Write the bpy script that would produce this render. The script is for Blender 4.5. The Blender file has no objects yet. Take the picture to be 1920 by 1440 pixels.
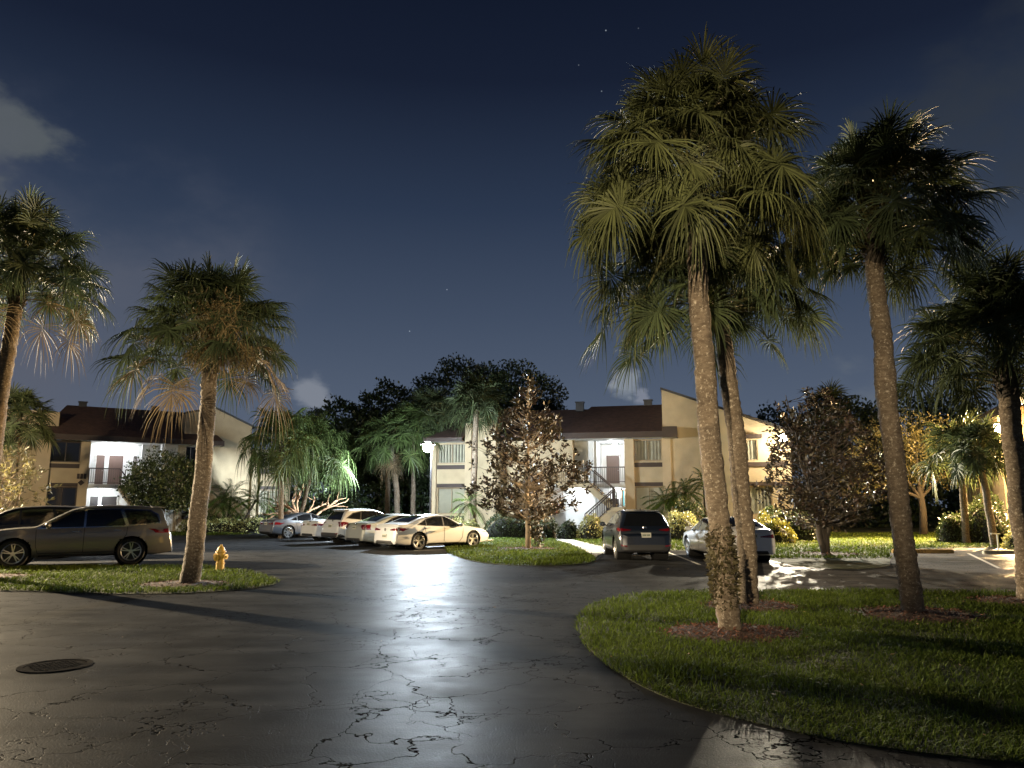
import bpy, bmesh, math, random
import numpy as np
from mathutils import Vector, Matrix, geometry
from mathutils.bvhtree import BVHTree

C = bpy.context.scene.collection
R = math.radians
rng = np.random.default_rng(7)

# ------------------------------------------------------------------ camera geometry
F, CX, CY, HC = 1400.0, 960.0, 720.0, 1.75          # photo pixels, metres
PITCH = math.atan(230.0 / F)
cam = bpy.data.cameras.new('camera'); camo = bpy.data.objects.new('camera', cam); C.objects.link(camo)
camo.location = (0, 0, HC); camo.rotation_euler = (R(90) + PITCH, 0, 0)
cam.sensor_width = 36.0; cam.lens = 36.0 * F / 1920.0; cam.clip_end = 3000.0; cam.clip_start = 0.05
bpy.context.scene.camera = camo

def ray(px, py):
    a = (px - CX) / F; b = (CY - py) / F
    return np.array([a, math.cos(PITCH) - b * math.sin(PITCH), math.sin(PITCH) + b * math.cos(PITCH)])
def G(px, py, z=0.0):
    d = ray(px, py); t = (z - HC) / d[2]
    return (d[0] * t, d[1] * t)
def at(px, py, Y):
    d = ray(px, py); t = Y / d[1]
    return np.array([d[0] * t, Y, HC + d[2] * t])

# ------------------------------------------------------------------ materials
def mk(name, c, rough=0.6, metal=0.0, var=0.15, vscale=4.0, bump=0.0, bscale=40.0, coat=0.0, spec=0.5, island=0.0, transl=0.0, hue=None):
    m = bpy.data.materials.new(name); m.use_nodes = True
    N, L = m.node_tree.nodes, m.node_tree.links
    p = N['Principled BSDF']; out = N['Material Output']
    p.inputs['Roughness'].default_value = rough; p.inputs['Metallic'].default_value = metal
    p.inputs['Specular IOR Level'].default_value = spec
    p.inputs['Coat Weight'].default_value = coat; p.inputs['Coat Roughness'].default_value = 0.05
    tc = N.new('ShaderNodeTexCoord')
    nz = N.new('ShaderNodeTexNoise'); nz.inputs['Scale'].default_value = vscale; nz.inputs['Detail'].default_value = 6
    L.new(tc.outputs['Object'], nz.inputs['Vector'])
    mix = N.new('ShaderNodeMix'); mix.data_type = 'RGBA'
    lo = tuple(max(0, x * (1 - var * 1.6)) for x in c); hi = tuple(x * (1 + var * 1.6) for x in c)
    if hue: hi = tuple(hue)
    mix.inputs[6].default_value = (*lo, 1); mix.inputs[7].default_value = (*hi, 1)
    L.new(nz.outputs['Fac'], mix.inputs[0])
    col = mix.outputs[2]
    if island:
        g = N.new('ShaderNodeNewGeometry')
        mr = N.new('ShaderNodeMapRange'); mr.inputs[3].default_value = 1 - island; mr.inputs[4].default_value = 1 + island
        L.new(g.outputs['Random Per Island'], mr.inputs[0])
        vm = N.new('ShaderNodeVectorMath'); vm.operation = 'SCALE'
        L.new(col, vm.inputs[0]); L.new(mr.outputs[0], vm.inputs['Scale']); col = vm.outputs[0]
    L.new(col, p.inputs['Base Color'])
    if bump:
        n2 = N.new('ShaderNodeTexNoise'); n2.inputs['Scale'].default_value = bscale; n2.inputs['Detail'].default_value = 4
        L.new(tc.outputs['Object'], n2.inputs['Vector'])
        b = N.new('ShaderNodeBump'); b.inputs['Strength'].default_value = bump; b.inputs['Distance'].default_value = 0.03
        L.new(n2.outputs['Fac'], b.inputs['Height']); L.new(b.outputs[0], p.inputs['Normal'])
    if transl:
        t = N.new('ShaderNodeBsdfTranslucent'); L.new(col, t.inputs['Color'])
        ms = N.new('ShaderNodeMixShader'); ms.inputs[0].default_value = transl
        L.new(p.outputs[0], ms.inputs[1]); L.new(t.outputs[0], ms.inputs[2]); L.new(ms.outputs[0], out.inputs['Surface'])
    return m

def glow(name, c, s):
    m = bpy.data.materials.new(name); m.use_nodes = True
    N, L = m.node_tree.nodes, m.node_tree.links
    N.remove(N['Principled BSDF'])
    e = N.new('ShaderNodeEmission'); e.inputs[0].default_value = (*c, 1); e.inputs[1].default_value = s
    L.new(e.outputs[0], N['Material Output'].inputs['Surface'])
    return m

M = {}
M['stucco'] = mk('stucco', (.46, .37, .235), .9, var=.16, vscale=1.3, bump=.5, bscale=22)
M['stucco_pier'] = mk('stucco_pier', (.50, .40, .26), .9, var=.12, vscale=1.6, bump=.5, bscale=25)
M['white_wall'] = mk('white_wall', (.74, .74, .72), .85, var=.06, vscale=1.2, bump=.3, bscale=25)
M['brown_trim'] = mk('brown_trim', (.042, .026, .019), .6, var=.2, vscale=6)
M['roof'] = mk('roof_shingle', (.085, .045, .032), .9, var=.45, vscale=3.2, bump=.8, bscale=9, island=0)
M['litter'] = mk('fallen_leaf', (.22, .14, .07), .8, island=.6)
M['dark_cap'] = mk('dark_coping', (.02, .02, .022), .5)
M['frame'] = mk('window_frame', (.33, .25, .15), .55, var=.1)
M['frame_dark'] = mk('window_frame_dark', (.05, .035, .025), .5, var=.1)
M['pane'] = mk('window_pane', (.012, .012, .014), .06, var=.3, vscale=.5, spec=.7)
M['blind'] = mk('window_blind', (.60, .56, .45), .7, var=.1)
M['curtain'] = mk('curtain', (.50, .46, .36), .8, var=.3, vscale=2)
M['door'] = mk('door_brown', (.10, .062, .05), .5, var=.1)
M['door_dark'] = mk('door_dark', (.04, .035, .035), .5, var=.1)
M['rail'] = mk('railing_metal', (.045, .028, .022), .5, var=.15)
M['concrete'] = mk('concrete', (.42, .40, .36), .85, var=.15, vscale=3, bump=.3, bscale=60)
M['yellow_paint'] = mk('yellow_paint', (.55, .33, .09), .7, var=.25, vscale=6, bump=.3)
M['cream_paint'] = mk('cream_paint', (.62, .55, .36), .7, var=.15, vscale=6)
M['line_paint'] = mk('line_paint', (.55, .53, .47), .7, var=.35, vscale=9)
M['hydrant'] = mk('hydrant_yellow', (.42, .27, .045), .45, var=.12, vscale=12, bump=.2)
M['iron'] = mk('cast_iron', (.052, .049, .046), .9, spec=.0, var=.3, vscale=12, bump=.6, bscale=60)
M['mulch'] = mk('mulch', (.055, .030, .019), .95, var=.5, vscale=18, bump=1, bscale=40)
M['mulch_chip'] = mk('mulch_chip', (.125, .052, .030), .9, var=.5, vscale=18, island=.7)
M['lawn'] = mk('lawn', (.030, .045, .010), .95, var=.5, vscale=2.5, bump=1, bscale=30, hue=(.055, .065, .018))
M['grass'] = mk('grass_blade', (.074, .128, .015), .75, spec=.2, var=.4, vscale=.9, island=.5, transl=.3, hue=(.122, .165, .022))
M['trunk'] = None
M['leaf_sabal'] = mk('sabal_leaf', (.046, .062, .026), .6, spec=.25, var=.3, vscale=1.2, island=.45, transl=.22)
M['leaf_sabal_olive'] = mk('sabal_leaf_olive', (.066, .074, .026), .6, spec=.25, var=.3, vscale=1.2, island=.5, transl=.22)
M['leaf_dead'] = mk('dead_frond', (.14, .10, .050), .8, var=.3, vscale=3, island=.5, transl=.2)
M['leaf_fan'] = mk('fan_palm_leaf', (.062, .092, .028), .55, spec=.3, var=.3, vscale=1.2, island=.45, transl=.28)
M['leaf_date'] = mk('date_palm_leaf', (.08, .125, .022), .4, var=.3, vscale=1.5, island=.4, transl=.3)
M['leaf_mag'] = mk('magnolia_leaf', (.032, .036, .014), .5, spec=.35, var=.4, vscale=2.5, island=.55, transl=.06, hue=(.062, .044, .02))
M['leaf_mag2'] = mk('magnolia_leaf_bronze', (.046, .030, .020), .65, spec=.3, var=.4, vscale=2.5, island=.5, transl=.08)
M['leaf_dark'] = mk('ficus_leaf', (.036, .056, .022), .4, var=.4, vscale=.6, island=.5, transl=.12)
M['leaf_pale'] = mk('pale_leaf', (.16, .14, .055), .5, var=.4, vscale=1, island=.4, transl=.3)
M['leaf_hedge'] = mk('hedge_leaf', (.045, .065, .022), .42, var=.4, vscale=2, island=.5, transl=.15)
M['leaf_croton'] = mk('croton_leaf', (.20, .19, .035), .45, var=.5, vscale=5, island=.5, transl=.2)
M['leaf_varieg'] = mk('variegated_leaf', (.27, .27, .10), .5, var=.5, vscale=7, island=.5, transl=.2)
M['twig'] = mk('hedge_core', (.012, .013, .008), .95)
M['bark'] = mk('bark', (.16, .115, .075), .9, var=.35, vscale=6, bump=.8, bscale=14)
M['bark_pale'] = mk('bark_pale', (.28, .22, .15), .85, var=.3, vscale=4, bump=.6, bscale=14)
M['bark_dark'] = mk('bark_dark', (.05, .04, .03), .9, var=.35, vscale=6, bump=.8, bscale=14)
M['petiole'] = mk('petiole', (.10, .095, .035), .6, var=.2)
M['fern'] = mk('trunk_fern', (.055, .045, .018), .7, var=.5, vscale=9, island=.6, transl=.15)
M['tyre'] = mk('tyre', (.012, .012, .012), .75, var=.2)
M['rim'] = mk('alloy', (.55, .55, .55), .28, metal=.9, var=.03)
M['rim_dark'] = mk('rim_dark', (.03, .03, .03), .5)
M['well'] = mk('wheel_well', (.006, .006, .006), .95)
M['glass'] = mk('car_glass', (.008, .009, .010), .04, var=.05, spec=.8)
M['glass_green'] = mk('car_glass_green', (.03, .045, .04), .05, var=.1, spec=.9)
M['black_plastic'] = mk('black_plastic', (.014, .014, .015), .5, var=.1)
M['chrome'] = mk('chrome', (.65, .65, .65), .12, metal=1, var=.02)
M['tail'] = mk('tail_lamp', (.13, .004, .006), .12, var=.1, coat=.8)
M['headlamp'] = mk('head_lamp', (.35, .36, .38), .08, metal=.4, var=.2, coat=1)
M['plate'] = mk('plate', (.55, .54, .46), .5, var=.1)
M['plate_mark'] = mk('plate_mark', (.06, .10, .06), .5)
M['lamp_metal'] = mk('lamp_metal', (.03, .03, .032), .5, metal=.4)
M['red_paint'] = mk('red_paint', (.42, .02, .02), .35, var=.1)
M['white_paint'] = mk('white_paint', (.7, .7, .68), .5, var=.06)
M['text_dark'] = mk('stencil', (.05, .03, .015), .8)
def paint(name, c, metal=0.0, rough=.32): return mk(name, c, rough, metal=metal, var=.03, vscale=2, coat=.7)
P_ = {'taupe': paint('paint_taupe', (.155, .15, .14), .35), 'black': paint('paint_black', (.012, .012, .013)),
      'pale': paint('paint_pale', (.6, .58, .52)), 'slate': paint('paint_slate', (.10, .115, .14), .4), 'white': paint('paint_white', (.60, .62, .64)),
      'champagne': paint('paint_champagne', (.40, .41, .36), .3), 'navy': paint('paint_navy', (.009, .014, .025), .2), 'silver': paint('paint_silver', (.66, .64, .60), .0)}

def trunk_mat():
    m = mk('palm_trunk', (.165, .128, .088), .9, var=.35, vscale=5, bump=.9, bscale=26)
    N, L = m.node_tree.nodes, m.node_tree.links; p = N['Principled BSDF']
    tc = N.new('ShaderNodeTexCoord'); mp = N.new('ShaderNodeMapping'); mp.inputs['Scale'].default_value = (6, 6, 15)
    L.new(tc.outputs['Object'], mp.inputs[0])
    nz = N.new('ShaderNodeTexNoise'); nz.inputs['Scale'].default_value = 1.6; nz.inputs['Detail'].default_value = 7; nz.inputs['Roughness'].default_value = .65
    L.new(mp.outputs[0], nz.inputs['Vector'])
    v = N.new('ShaderNodeTexNoise'); v.inputs['Scale'].default_value = 21; v.inputs['Detail'].default_value = 6; v.inputs['Roughness'].default_value = .7
    L.new(tc.outputs['Object'], v.inputs['Vector'])
    cr = N.new('ShaderNodeValToRGB'); cr.color_ramp.elements[0].position = .55; cr.color_ramp.elements[1].position = .68
    L.new(v.outputs['Fac'], cr.inputs[0])
    old = p.inputs['Base Color'].links[0].from_socket
    mul = N.new('ShaderNodeMix'); mul.data_type = 'RGBA'; mul.blend_type = 'MULTIPLY'; mul.inputs[0].default_value = .75
    cr2 = N.new('ShaderNodeValToRGB'); cr2.color_ramp.elements[0].position = .35; cr2.color_ramp.elements[1].position = .65
    cr2.color_ramp.elements[0].color = (.35, .3, .26, 1)
    L.new(nz.outputs['Fac'], cr2.inputs[0]); L.new(old, mul.inputs[6]); L.new(cr2.outputs[0], mul.inputs[7])
    mix = N.new('ShaderNodeMix'); mix.data_type = 'RGBA'; mix.inputs[7].default_value = (.44, .38, .29, 1)
    L.new(cr.outputs[0], mix.inputs[0]); L.new(mul.outputs[2], mix.inputs[6]); L.new(mix.outputs[2], p.inputs['Base Color'])
    b = [n for n in N if n.type == 'BUMP'][0]; L.new(nz.outputs['Fac'], b.inputs['Height'])
    return m
M['trunk'] = trunk_mat()

# ------------------------------------------------------------------ mesh helpers
class MB:
    def __init__(s): s.v = []; s.f = []; s.n = 0; s.m = []; s.k = []
    def add(s, v, f, mi=0):
        v = np.asarray(v, float).reshape(-1, 3)
        s.v.append(v)
        s.k.append((s.n, len(s.f), len(f)))
        for q in f: s.f.append(tuple(int(i) + s.n for i in q)); s.m.append(mi)
        s.n += len(v)
    def box(s, x0, x1, y0, y1, z0, z1, mi=0):
        x0, x1 = min(x0, x1), max(x0, x1); y0, y1 = min(y0, y1), max(y0, y1); z0, z1 = min(z0, z1), max(z0, z1)
        v = [(x0,y0,z0),(x1,y0,z0),(x1,y1,z0),(x0,y1,z0),(x0,y0,z1),(x1,y0,z1),(x1,y1,z1),(x0,y1,z1)]
        s.add(v, [(0,3,2,1),(4,5,6,7),(0,1,5,4),(1,2,6,5),(2,3,7,6),(3,0,4,7)], mi)
    def bar(s, p0, p1, w, h, mi=0):
        p0, p1 = Vector(p0), Vector(p1); d = (p1 - p0).normalized()
        up = Vector((0,0,1)) if abs(d.z) < .95 else Vector((0,1,0))
        a = d.cross(up).normalized() * (w / 2); b = a.cross(d).normalized() * (h / 2)
        v = [p0-a-b, p0+a-b, p0+a+b, p0-a+b, p1-a-b, p1+a-b, p1+a+b, p1-a+b]
        s.add([tuple(q) for q in v], [(0,1,2,3),(7,6,5,4),(0,4,5,1),(1,5,6,2),(2,6,7,3),(3,7,4,0)], mi)
    def prism(s, poly, a0, a1, axis='y', mi=0):
        # poly in (x,z) extruded along y  (axis='y')  or in (y,z) along x, or (x,y) along z
        n = len(poly)
        def P(p, a): return {'y': (p[0], a, p[1]), 'x': (a, p[0], p[1]), 'z': (p[0], p[1], a)}[axis]
        v = [P(p, a0) for p in poly] + [P(p, a1) for p in poly]
        f = [tuple(range(n)), tuple(range(2*n-1, n-1, -1))] + [(i, n+i, n+(i+1) % n, (i+1) % n) for i in range(n)]
        s.add(v, f, mi)
    def tube(s, pts, rad, sides=10, mi=0, cap=True):
        pts = [Vector(p) for p in pts]; n = len(pts); vs = []
        t0 = (pts[1] - pts[0]).normalized(); ref = Vector((1,0,0)) if abs(t0.x) < .8 else Vector((0,1,0))
        for i, p in enumerate(pts):
            t = (pts[min(i+1, n-1)] - pts[max(i-1, 0)]).normalized()
            a = (ref - t * ref.dot(t)).normalized(); b = t.cross(a)
            for k in range(sides):
                th = 2*math.pi*k/sides; q = p + (a*math.cos(th) + b*math.sin(th)) * rad[i]; vs.append(tuple(q))
        f = [(i*sides+k, i*sides+(k+1) % sides, (i+1)*sides+(k+1) % sides, (i+1)*sides+k) for i in range(n-1) for k in range(sides)]
        if cap: f += [tuple(range(sides-1, -1, -1)), tuple((n-1)*sides+k for k in range(sides))]
        s.add(vs, f, mi)
    def lathe(s, prof, sides=24, axis='z', mi=0, c=(0,0,0)):
        vs = []; n = len(prof)
        for r, h in prof:
            for k in range(sides):
                th = 2*math.pi*k/sides
                q = (r*math.cos(th), r*math.sin(th), h) if axis == 'z' else ((r*math.cos(th), h, r*math.sin(th)) if axis == 'y' else (h, r*math.cos(th), r*math.sin(th)))
                vs.append((q[0]+c[0], q[1]+c[1], q[2]+c[2]))
        f = [(i*sides+k, i*sides+(k+1) % sides, (i+1)*sides+(k+1) % sides, (i+1)*sides+k) for i in range(n-1) for k in range(sides)]
        s.add(vs, f, mi)
    def build_each(s, name, mat, parent=None, smooth=False, sharp=None):
        out = []
        for v, (n0, f0, nf) in zip(s.v, s.k):
            m = MB(); m.add(v, [tuple(i - n0 for i in q) for q in s.f[f0:f0+nf]]); out.append(m.build(name, mat, parent, smooth, sharp))
        return out
    def build(s, name, mats, parent=None, smooth=False, sharp=None):
        me = bpy.data.meshes.new(name)
        v = np.concatenate(s.v) if s.v else np.zeros((0, 3))
        me.from_pydata(v.tolist(), [], s.f)
        if not isinstance(mats, (list, tuple)): mats = [mats]
        for m in mats: me.materials.append(m)
        if len(mats) > 1: me.polygons.foreach_set('material_index', np.array(s.m, np.int32))
        if smooth:
            me.polygons.foreach_set('use_smooth', np.ones(len(me.polygons), bool))
            if sharp: me.set_sharp_from_angle(angle=R(sharp))
        me.update()
        return link(name, me, parent)

def link(name, me, parent=None):
    o = bpy.data.objects.new(name, me); C.objects.link(o)
    if parent is not None: o.parent = parent
    return o

def quads_mesh(name, V, k, mat, parent=None, smooth=False):
    """V: (n,k,3) loose polygons of k corners (strips are given as separate point rows by the caller)."""
    n = len(V); me = bpy.data.meshes.new(name)
    me.vertices.add(n*k); me.vertices.foreach_set('co', np.asarray(V, np.float32).ravel())
    me.loops.add(n*k); me.loops.foreach_set('vertex_index', np.arange(n*k, dtype=np.int32))
    me.polygons.add(n); me.polygons.foreach_set('loop_start', np.arange(0, n*k, k, dtype=np.int32))
    me.update(calc_edges=True); me.materials.append(mat)
    return link(name, me, parent)

def strips_mesh(name, S, mat, parent=None):
    """S: (n, r, 2, 3) n ribbons of r rows."""
    n, r = S.shape[:2]; me = bpy.data.meshes.new(name)
    me.vertices.add(n*r*2); me.vertices.foreach_set('co', np.asarray(S, np.float32).ravel())
    base = (np.arange(n)*r*2)[:, None]; q = []
    for i in range(r-1): q.append(np.stack([base[:,0]+2*i, base[:,0]+2*i+1, base[:,0]+2*i+3, base[:,0]+2*i+2], 1))
    Q = np.stack(q, 1).reshape(-1, 4).astype(np.int32)
    me.loops.add(Q.size); me.loops.foreach_set('vertex_index', Q.ravel())
    me.polygons.add(len(Q)); me.polygons.foreach_set('loop_start', np.arange(0, Q.size, 4, dtype=np.int32))
    me.polygons.foreach_set('use_smooth', np.ones(len(Q), bool))
    me.update(calc_edges=True); me.materials.append(mat)
    return link(name, me, parent)

def tag(o, label=None, cat=None, group=None, kind=None):
    if label: o['label'] = label
    if cat: o['category'] = cat
    if group: o['group'] = group
    if kind: o['kind'] = kind
    return o
def empty(name, loc=(0,0,0), rz=0.0):
    o = bpy.data.objects.new(name, None); C.objects.link(o); o.empty_display_size = .3
    o.location = loc; o.rotation_euler = (0, 0, rz); return o
def kids(o): return [c for c in bpy.data.objects if c.parent is o]
def copy_tree(o, parent=None):
    c = o.copy(); C.objects.link(c); c.parent = parent
    for ch in kids(o): copy_tree(ch, c)
    return c
# ------------------------------------------------------------------ vegetation
Z = np.array([0, 0, 1.0])
def nrm(v): return v / (np.linalg.norm(v, axis=-1, keepdims=True) + 1e-9)

def fan_frond(g, base, az, el, Lp, Lb, nseg, spread=2.3, droop=.5, pdroop=.25, width=.04, tipdroop=.5, rows=5, tilt=.8):
    h = np.array([math.cos(az), math.sin(az), 0.0])
    d0 = h*math.cos(el) + Z*math.sin(el)
    t = np.linspace(0, 1, 5)[:, None]
    pet = base + d0*Lp*t - Z*(pdroop*Lp*t**2*max(.15, math.cos(el)))
    d = nrm(pet[-1] - pet[-2])
    s = np.cross(h, Z); roll = g.normal(0, .5)
    n = nrm(np.cross(s, d)); s, n = s*math.cos(roll) + n*math.sin(roll), n*math.cos(roll) - s*math.sin(roll)
    db = nrm(d*math.cos(tilt) - n*math.sin(tilt)); nb = nrm(np.cross(s, db))    # the blade folds down from the petiole, its face outwards
    th = np.linspace(-spread, spread, nseg) + g.normal(0, .03, nseg)
    cos, sin = np.cos(th)[:, None], np.sin(th)[:, None]
    dirs = nrm(cos*db + sin*s + nb*(.22 - .30*np.abs(sin)*(cos > 0)))
    costa = (1 - np.abs(th)/spread)[:, None]*.30*Lb
    o = pet[-1] + db*costa
    Ls = Lb*(.70 + .30*np.cos(th*.5))*g.uniform(.85, 1.10, nseg) - costa[:, 0]*.7
    perp = nrm(-sin*db + cos*s)
    alt = np.where(np.arange(nseg) % 2 == 0, 1, -1)[:, None]*.5
    perp = nrm(perp + nb*alt)
    r = np.linspace(0, 1, rows)
    dr = droop*g.uniform(.6, 1.4, nseg)
    td = tipdroop*g.uniform(.4, 1.7, nseg)
    S = np.zeros((nseg, rows, 2, 3))
    for i, q in enumerate(r):
        L_ = Ls[:, None]*q
        c = o + dirs*L_ - Z*(dr[:, None]*L_**2/ max(Lb, .2)) - Z*(td[:, None]*Lb*np.clip(q-.5, 0, 1)**2*1.5)
        hang = np.clip(q-.5, 0, 1)**2*td[:, None]*.9
        c = c - dirs*Lb*hang*.5
        w = width*np.interp(q, [0, .25, .55, .8, 1], [.35, 1, .9, .55, .06])
        S[:, i, 0] = c + perp*w/2; S[:, i, 1] = c - perp*w/2
    P = np.stack([pet + s*.016, pet - s*.016], 1)[None]          # petiole ribbon
    return S, P

def fan_crown(seed, n, Lp, Lb, nseg, el0=85, el1=-55, droop=.5, pdroop=.3, width=.04, tipdroop=.5, rise=.5, power=.9, lop=None):
    g = np.random.default_rng(seed); SS, PP = [], []
    for i in range(n):
        t = (i + .5)/n
        el = R(el0 + (el1 - el0)*t**power + g.normal(0, 6))
        az = i*2.39996 + g.normal(0, .15)
        k = g.uniform(.78, 1.14)
        if lop is not None: k *= 1 + lop[1]*math.cos(az - lop[0])
        S, P = fan_frond(g, np.array([g.normal(0, .05), g.normal(0, .05), rise*(1 - t) - .05]), az, el, Lp*k*(1.0 + .2*t - .3*(t < .12)), Lb*k, nseg, spread=g.uniform(2.2, 2.9), droop=droop*g.uniform(.6, 1.3)*(.3 + .7*t), pdroop=pdroop*(.3 + .8*t), width=width, tipdroop=tipdroop*(.5 + .7*t), tilt=R(g.normal(0, 16) + float(np.interp(math.degrees(el), [-50, -20, 20, 60, 90], [14, 34, 46, 40, 26]))))
        SS.append(S); PP.append(P)
    return np.concatenate(SS), np.concatenate(PP)

def fan_palm(name, base, top, label, group, crown, leaf, dead=None, r0=.2, r1=.16, bend=0.0, fern=False, flare=1.12, shaft='bark_dark', share=None, bulge=0):
    """sabal or fan palm: trunk from base to top, crown dict(seed,n,...)"""
    b, t = np.array(base, float), np.array(top, float)
    o = tag(empty(name, b), label, 'palm tree', group)
    g = np.random.default_rng(int(abs(b[0]*31 + b[1]*17)) + 5)
    n = 90; pts, rad = [], []
    side = np.cross(nrm(t - b), np.array([0, 1, 0]))
    for i in range(n):
        q = i/(n-1)
        p = (t - b)*q + side*(bend*math.sin(q*math.pi)) + np.array([.012*math.sin(i*.21 + b[0]), .012*math.sin(i*.17 + b[1]), 0])
        rr = r0 + (r1 - r0)*q + (flare - 1)*r0*math.exp(-q*14)
        if bulge: rr *= 1 + bulge*math.exp(-((q - .62)/.05)**2)
        rad.append(rr*(1 + g.normal(0, .022) + .02*math.sin(i*1.9))); pts.append(tuple(p))
    pts[0] = (pts[0][0], pts[0][1], -.05)
    m = MB(); m.tube(pts, rad, 18); V_ = m.v[0]; V_ += g.normal(0, .006, V_.shape)*np.array([1, 1, .3]); m.build('trunk', M['trunk'], o, True)
    # crown shaft with old leaf bases
    m = MB(); d = nrm(t - b)
    m.tube([tuple((t-b) + d*z) for z in (-.25, 0, .25, .5)], [r1*1.02, r1*1.15, r1*1.0, r1*.5], 12)
    for k in range(34):
        a = k*2.4; zz = -.3 + .6*k/34; h = np.array([math.cos(a), math.sin(a), 0])
        p0 = (t-b) + d*zz + h*r1*.85
        m.bar(tuple(p0), tuple(p0 + h*.10 + Z*.16), .06, .02)
    m.build('crown_shaft', M[shaft], o, True, 40)
    S, P = fan_crown(**crown)
    oc = strips_mesh('crown', S + (t - b), M[leaf], o)
    strips_mesh('petioles', P + (t - b), M['petiole'], o)
    if dead:
        S, P = fan_crown(**dead); strips_mesh('dead_fronds', S + (t - b), M['leaf_dead'], o)
    if fern:
        V = []
        for k in range(1500):
            q = g.uniform(.055, .24); a = g.uniform(0, 2*math.pi); i = q*(n-1); i0 = int(i)
            c = np.array(pts[i0])*(1-(i-i0)) + np.array(pts[i0+1])*(i-i0)
            h = np.array([math.cos(a), math.sin(a), 0]); rr = rad[i0]*.97
            thick = .4 + .6*math.sin((q-.055)/.185*math.pi)
            p = c + h*rr; l = g.uniform(.05, .13)*thick
            dv = nrm(h*g.uniform(.4, 1) + g.normal(0, .5, 3) + Z*g.uniform(-.6, .5)); sd = nrm(np.cross(dv, g.normal(0, 1, 3)))*l*.22
            V.append([p, p + dv*l*.5 + sd, p + dv*l, p + dv*l*.5 - sd])
        quads_mesh('fern_cover', np.array(V), 4, M['fern'], o)
    return o

def leaves(g, P, n_per, size, aspect=.4, spread=1.0, outward=None, up=.2):
    """elliptic folded leaves round points P -> (n,4,3) quads"""
    P = np.repeat(P, n_per, 0); n = len(P)
    d = g.normal(0, 1, (n, 3)) + Z*up
    if outward is not None: d += np.repeat(outward, n_per, 0)
    d = nrm(d); s = nrm(np.cross(d, g.normal(0, 1, (n, 3))))
    l = (size*g.uniform(.7, 1.25, n))[:, None]; o = P + g.normal(0, 1, (n, 3))*spread*size
    return np.stack([o, o + d*l*.55 + s*l*aspect/2, o + d*l, o + d*l*.5 - s*l*aspect/2], 1)

def leafy_tree(name, base, label, cat, H, profile, nw, n_per, size, leaf, bark, stems=None, clear=1.0, seed=1, r0=.11, aspect=.42, leaf2=None, frac2=.3, shift=(0, 0), gaps=.25, group=None, lean=(0,0)):
    """profile: [(height, radius)] of the crown; whorls nw each with n_per leaves; every whorl sits on a twig from the stem"""
    g = np.random.default_rng(seed); o = tag(empty(name, base), label, cat, group)
    hs, rs = zip(*profile)
    stems = stems or [(0, 0, 0, 0)]
    wood = MB(); 
    for (bx, by, tx, ty) in stems:
        pts = [(bx + (tx-bx)*q + lean[0]*q + g.normal(0, .03)*(q > 0), by + (ty-by)*q + lean[1]*q + g.normal(0, .03)*(q > 0), H*.93*q - (.05 if q == 0 else 0)) for q in np.linspace(0, 1, 10)]
        wood.tube(pts, list(np.linspace(r0, .012, 10)), 9)
    W, O = [], []
    tries = 0
    while len(W) < nw and tries < nw*20:
        tries += 1
        z = g.uniform(hs[0], hs[-1]); rmax = np.interp(z, hs, rs)
        if g.uniform(0, max(rs)) > rmax: continue
        a = g.uniform(0, 2*math.pi)
        lob = 1 + .22*math.sin(3*a + z*1.7 + seed) + .15*math.sin(5*a - z*2.3)
        r = rmax*lob*math.sqrt(g.uniform(.12, 1))
        if gaps and math.sin(a*4 + z*2.1 + seed*2) + math.sin(z*3.3 + a*1.3) > 2 - gaps*4 and g.uniform() < .85: continue
        W.append((math.cos(a)*r + shift[0], math.sin(a)*r + shift[1], z)); O.append((math.cos(a)*.7, math.sin(a)*.7, .35))
    W = np.array(W); O = np.array(O)
    for i in range(0, len(W), 2):
        x, y, z = W[i]; q = max(.18, (z - .22*math.hypot(x, y) - .3)/(H*.93)); q = min(q, .97)
        sx = stems[i % len(stems)]
        p0 = (sx[0] + (sx[2]-sx[0])*q + lean[0]*q, sx[1] + (sx[3]-sx[1])*q + lean[1]*q, H*.93*q)
        mid = ((p0[0]+x)*.5, (p0[1]+y)*.5, (p0[2]*.55 + z*.45) - .05)
        wood.tube([p0, mid, (x, y, z)], [.028*(1.1-q), .016, .005], 5, cap=False)
    wood.build('trunk', M[bark], o, True)
    k = int(len(W)*(1 - (frac2 if leaf2 else 0)))
    idx = g.permutation(len(W))
    quads_mesh('crown', leaves(g, W[idx[:k]], n_per, size, aspect, .35, O[idx[:k]]), 4, M[leaf], o)
    if leaf2: quads_mesh('bronze_leaves', leaves(g, W[idx[k:]], n_per, size, aspect, .35, O[idx[k:]]), 4, M[leaf2], o)
    return o

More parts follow.
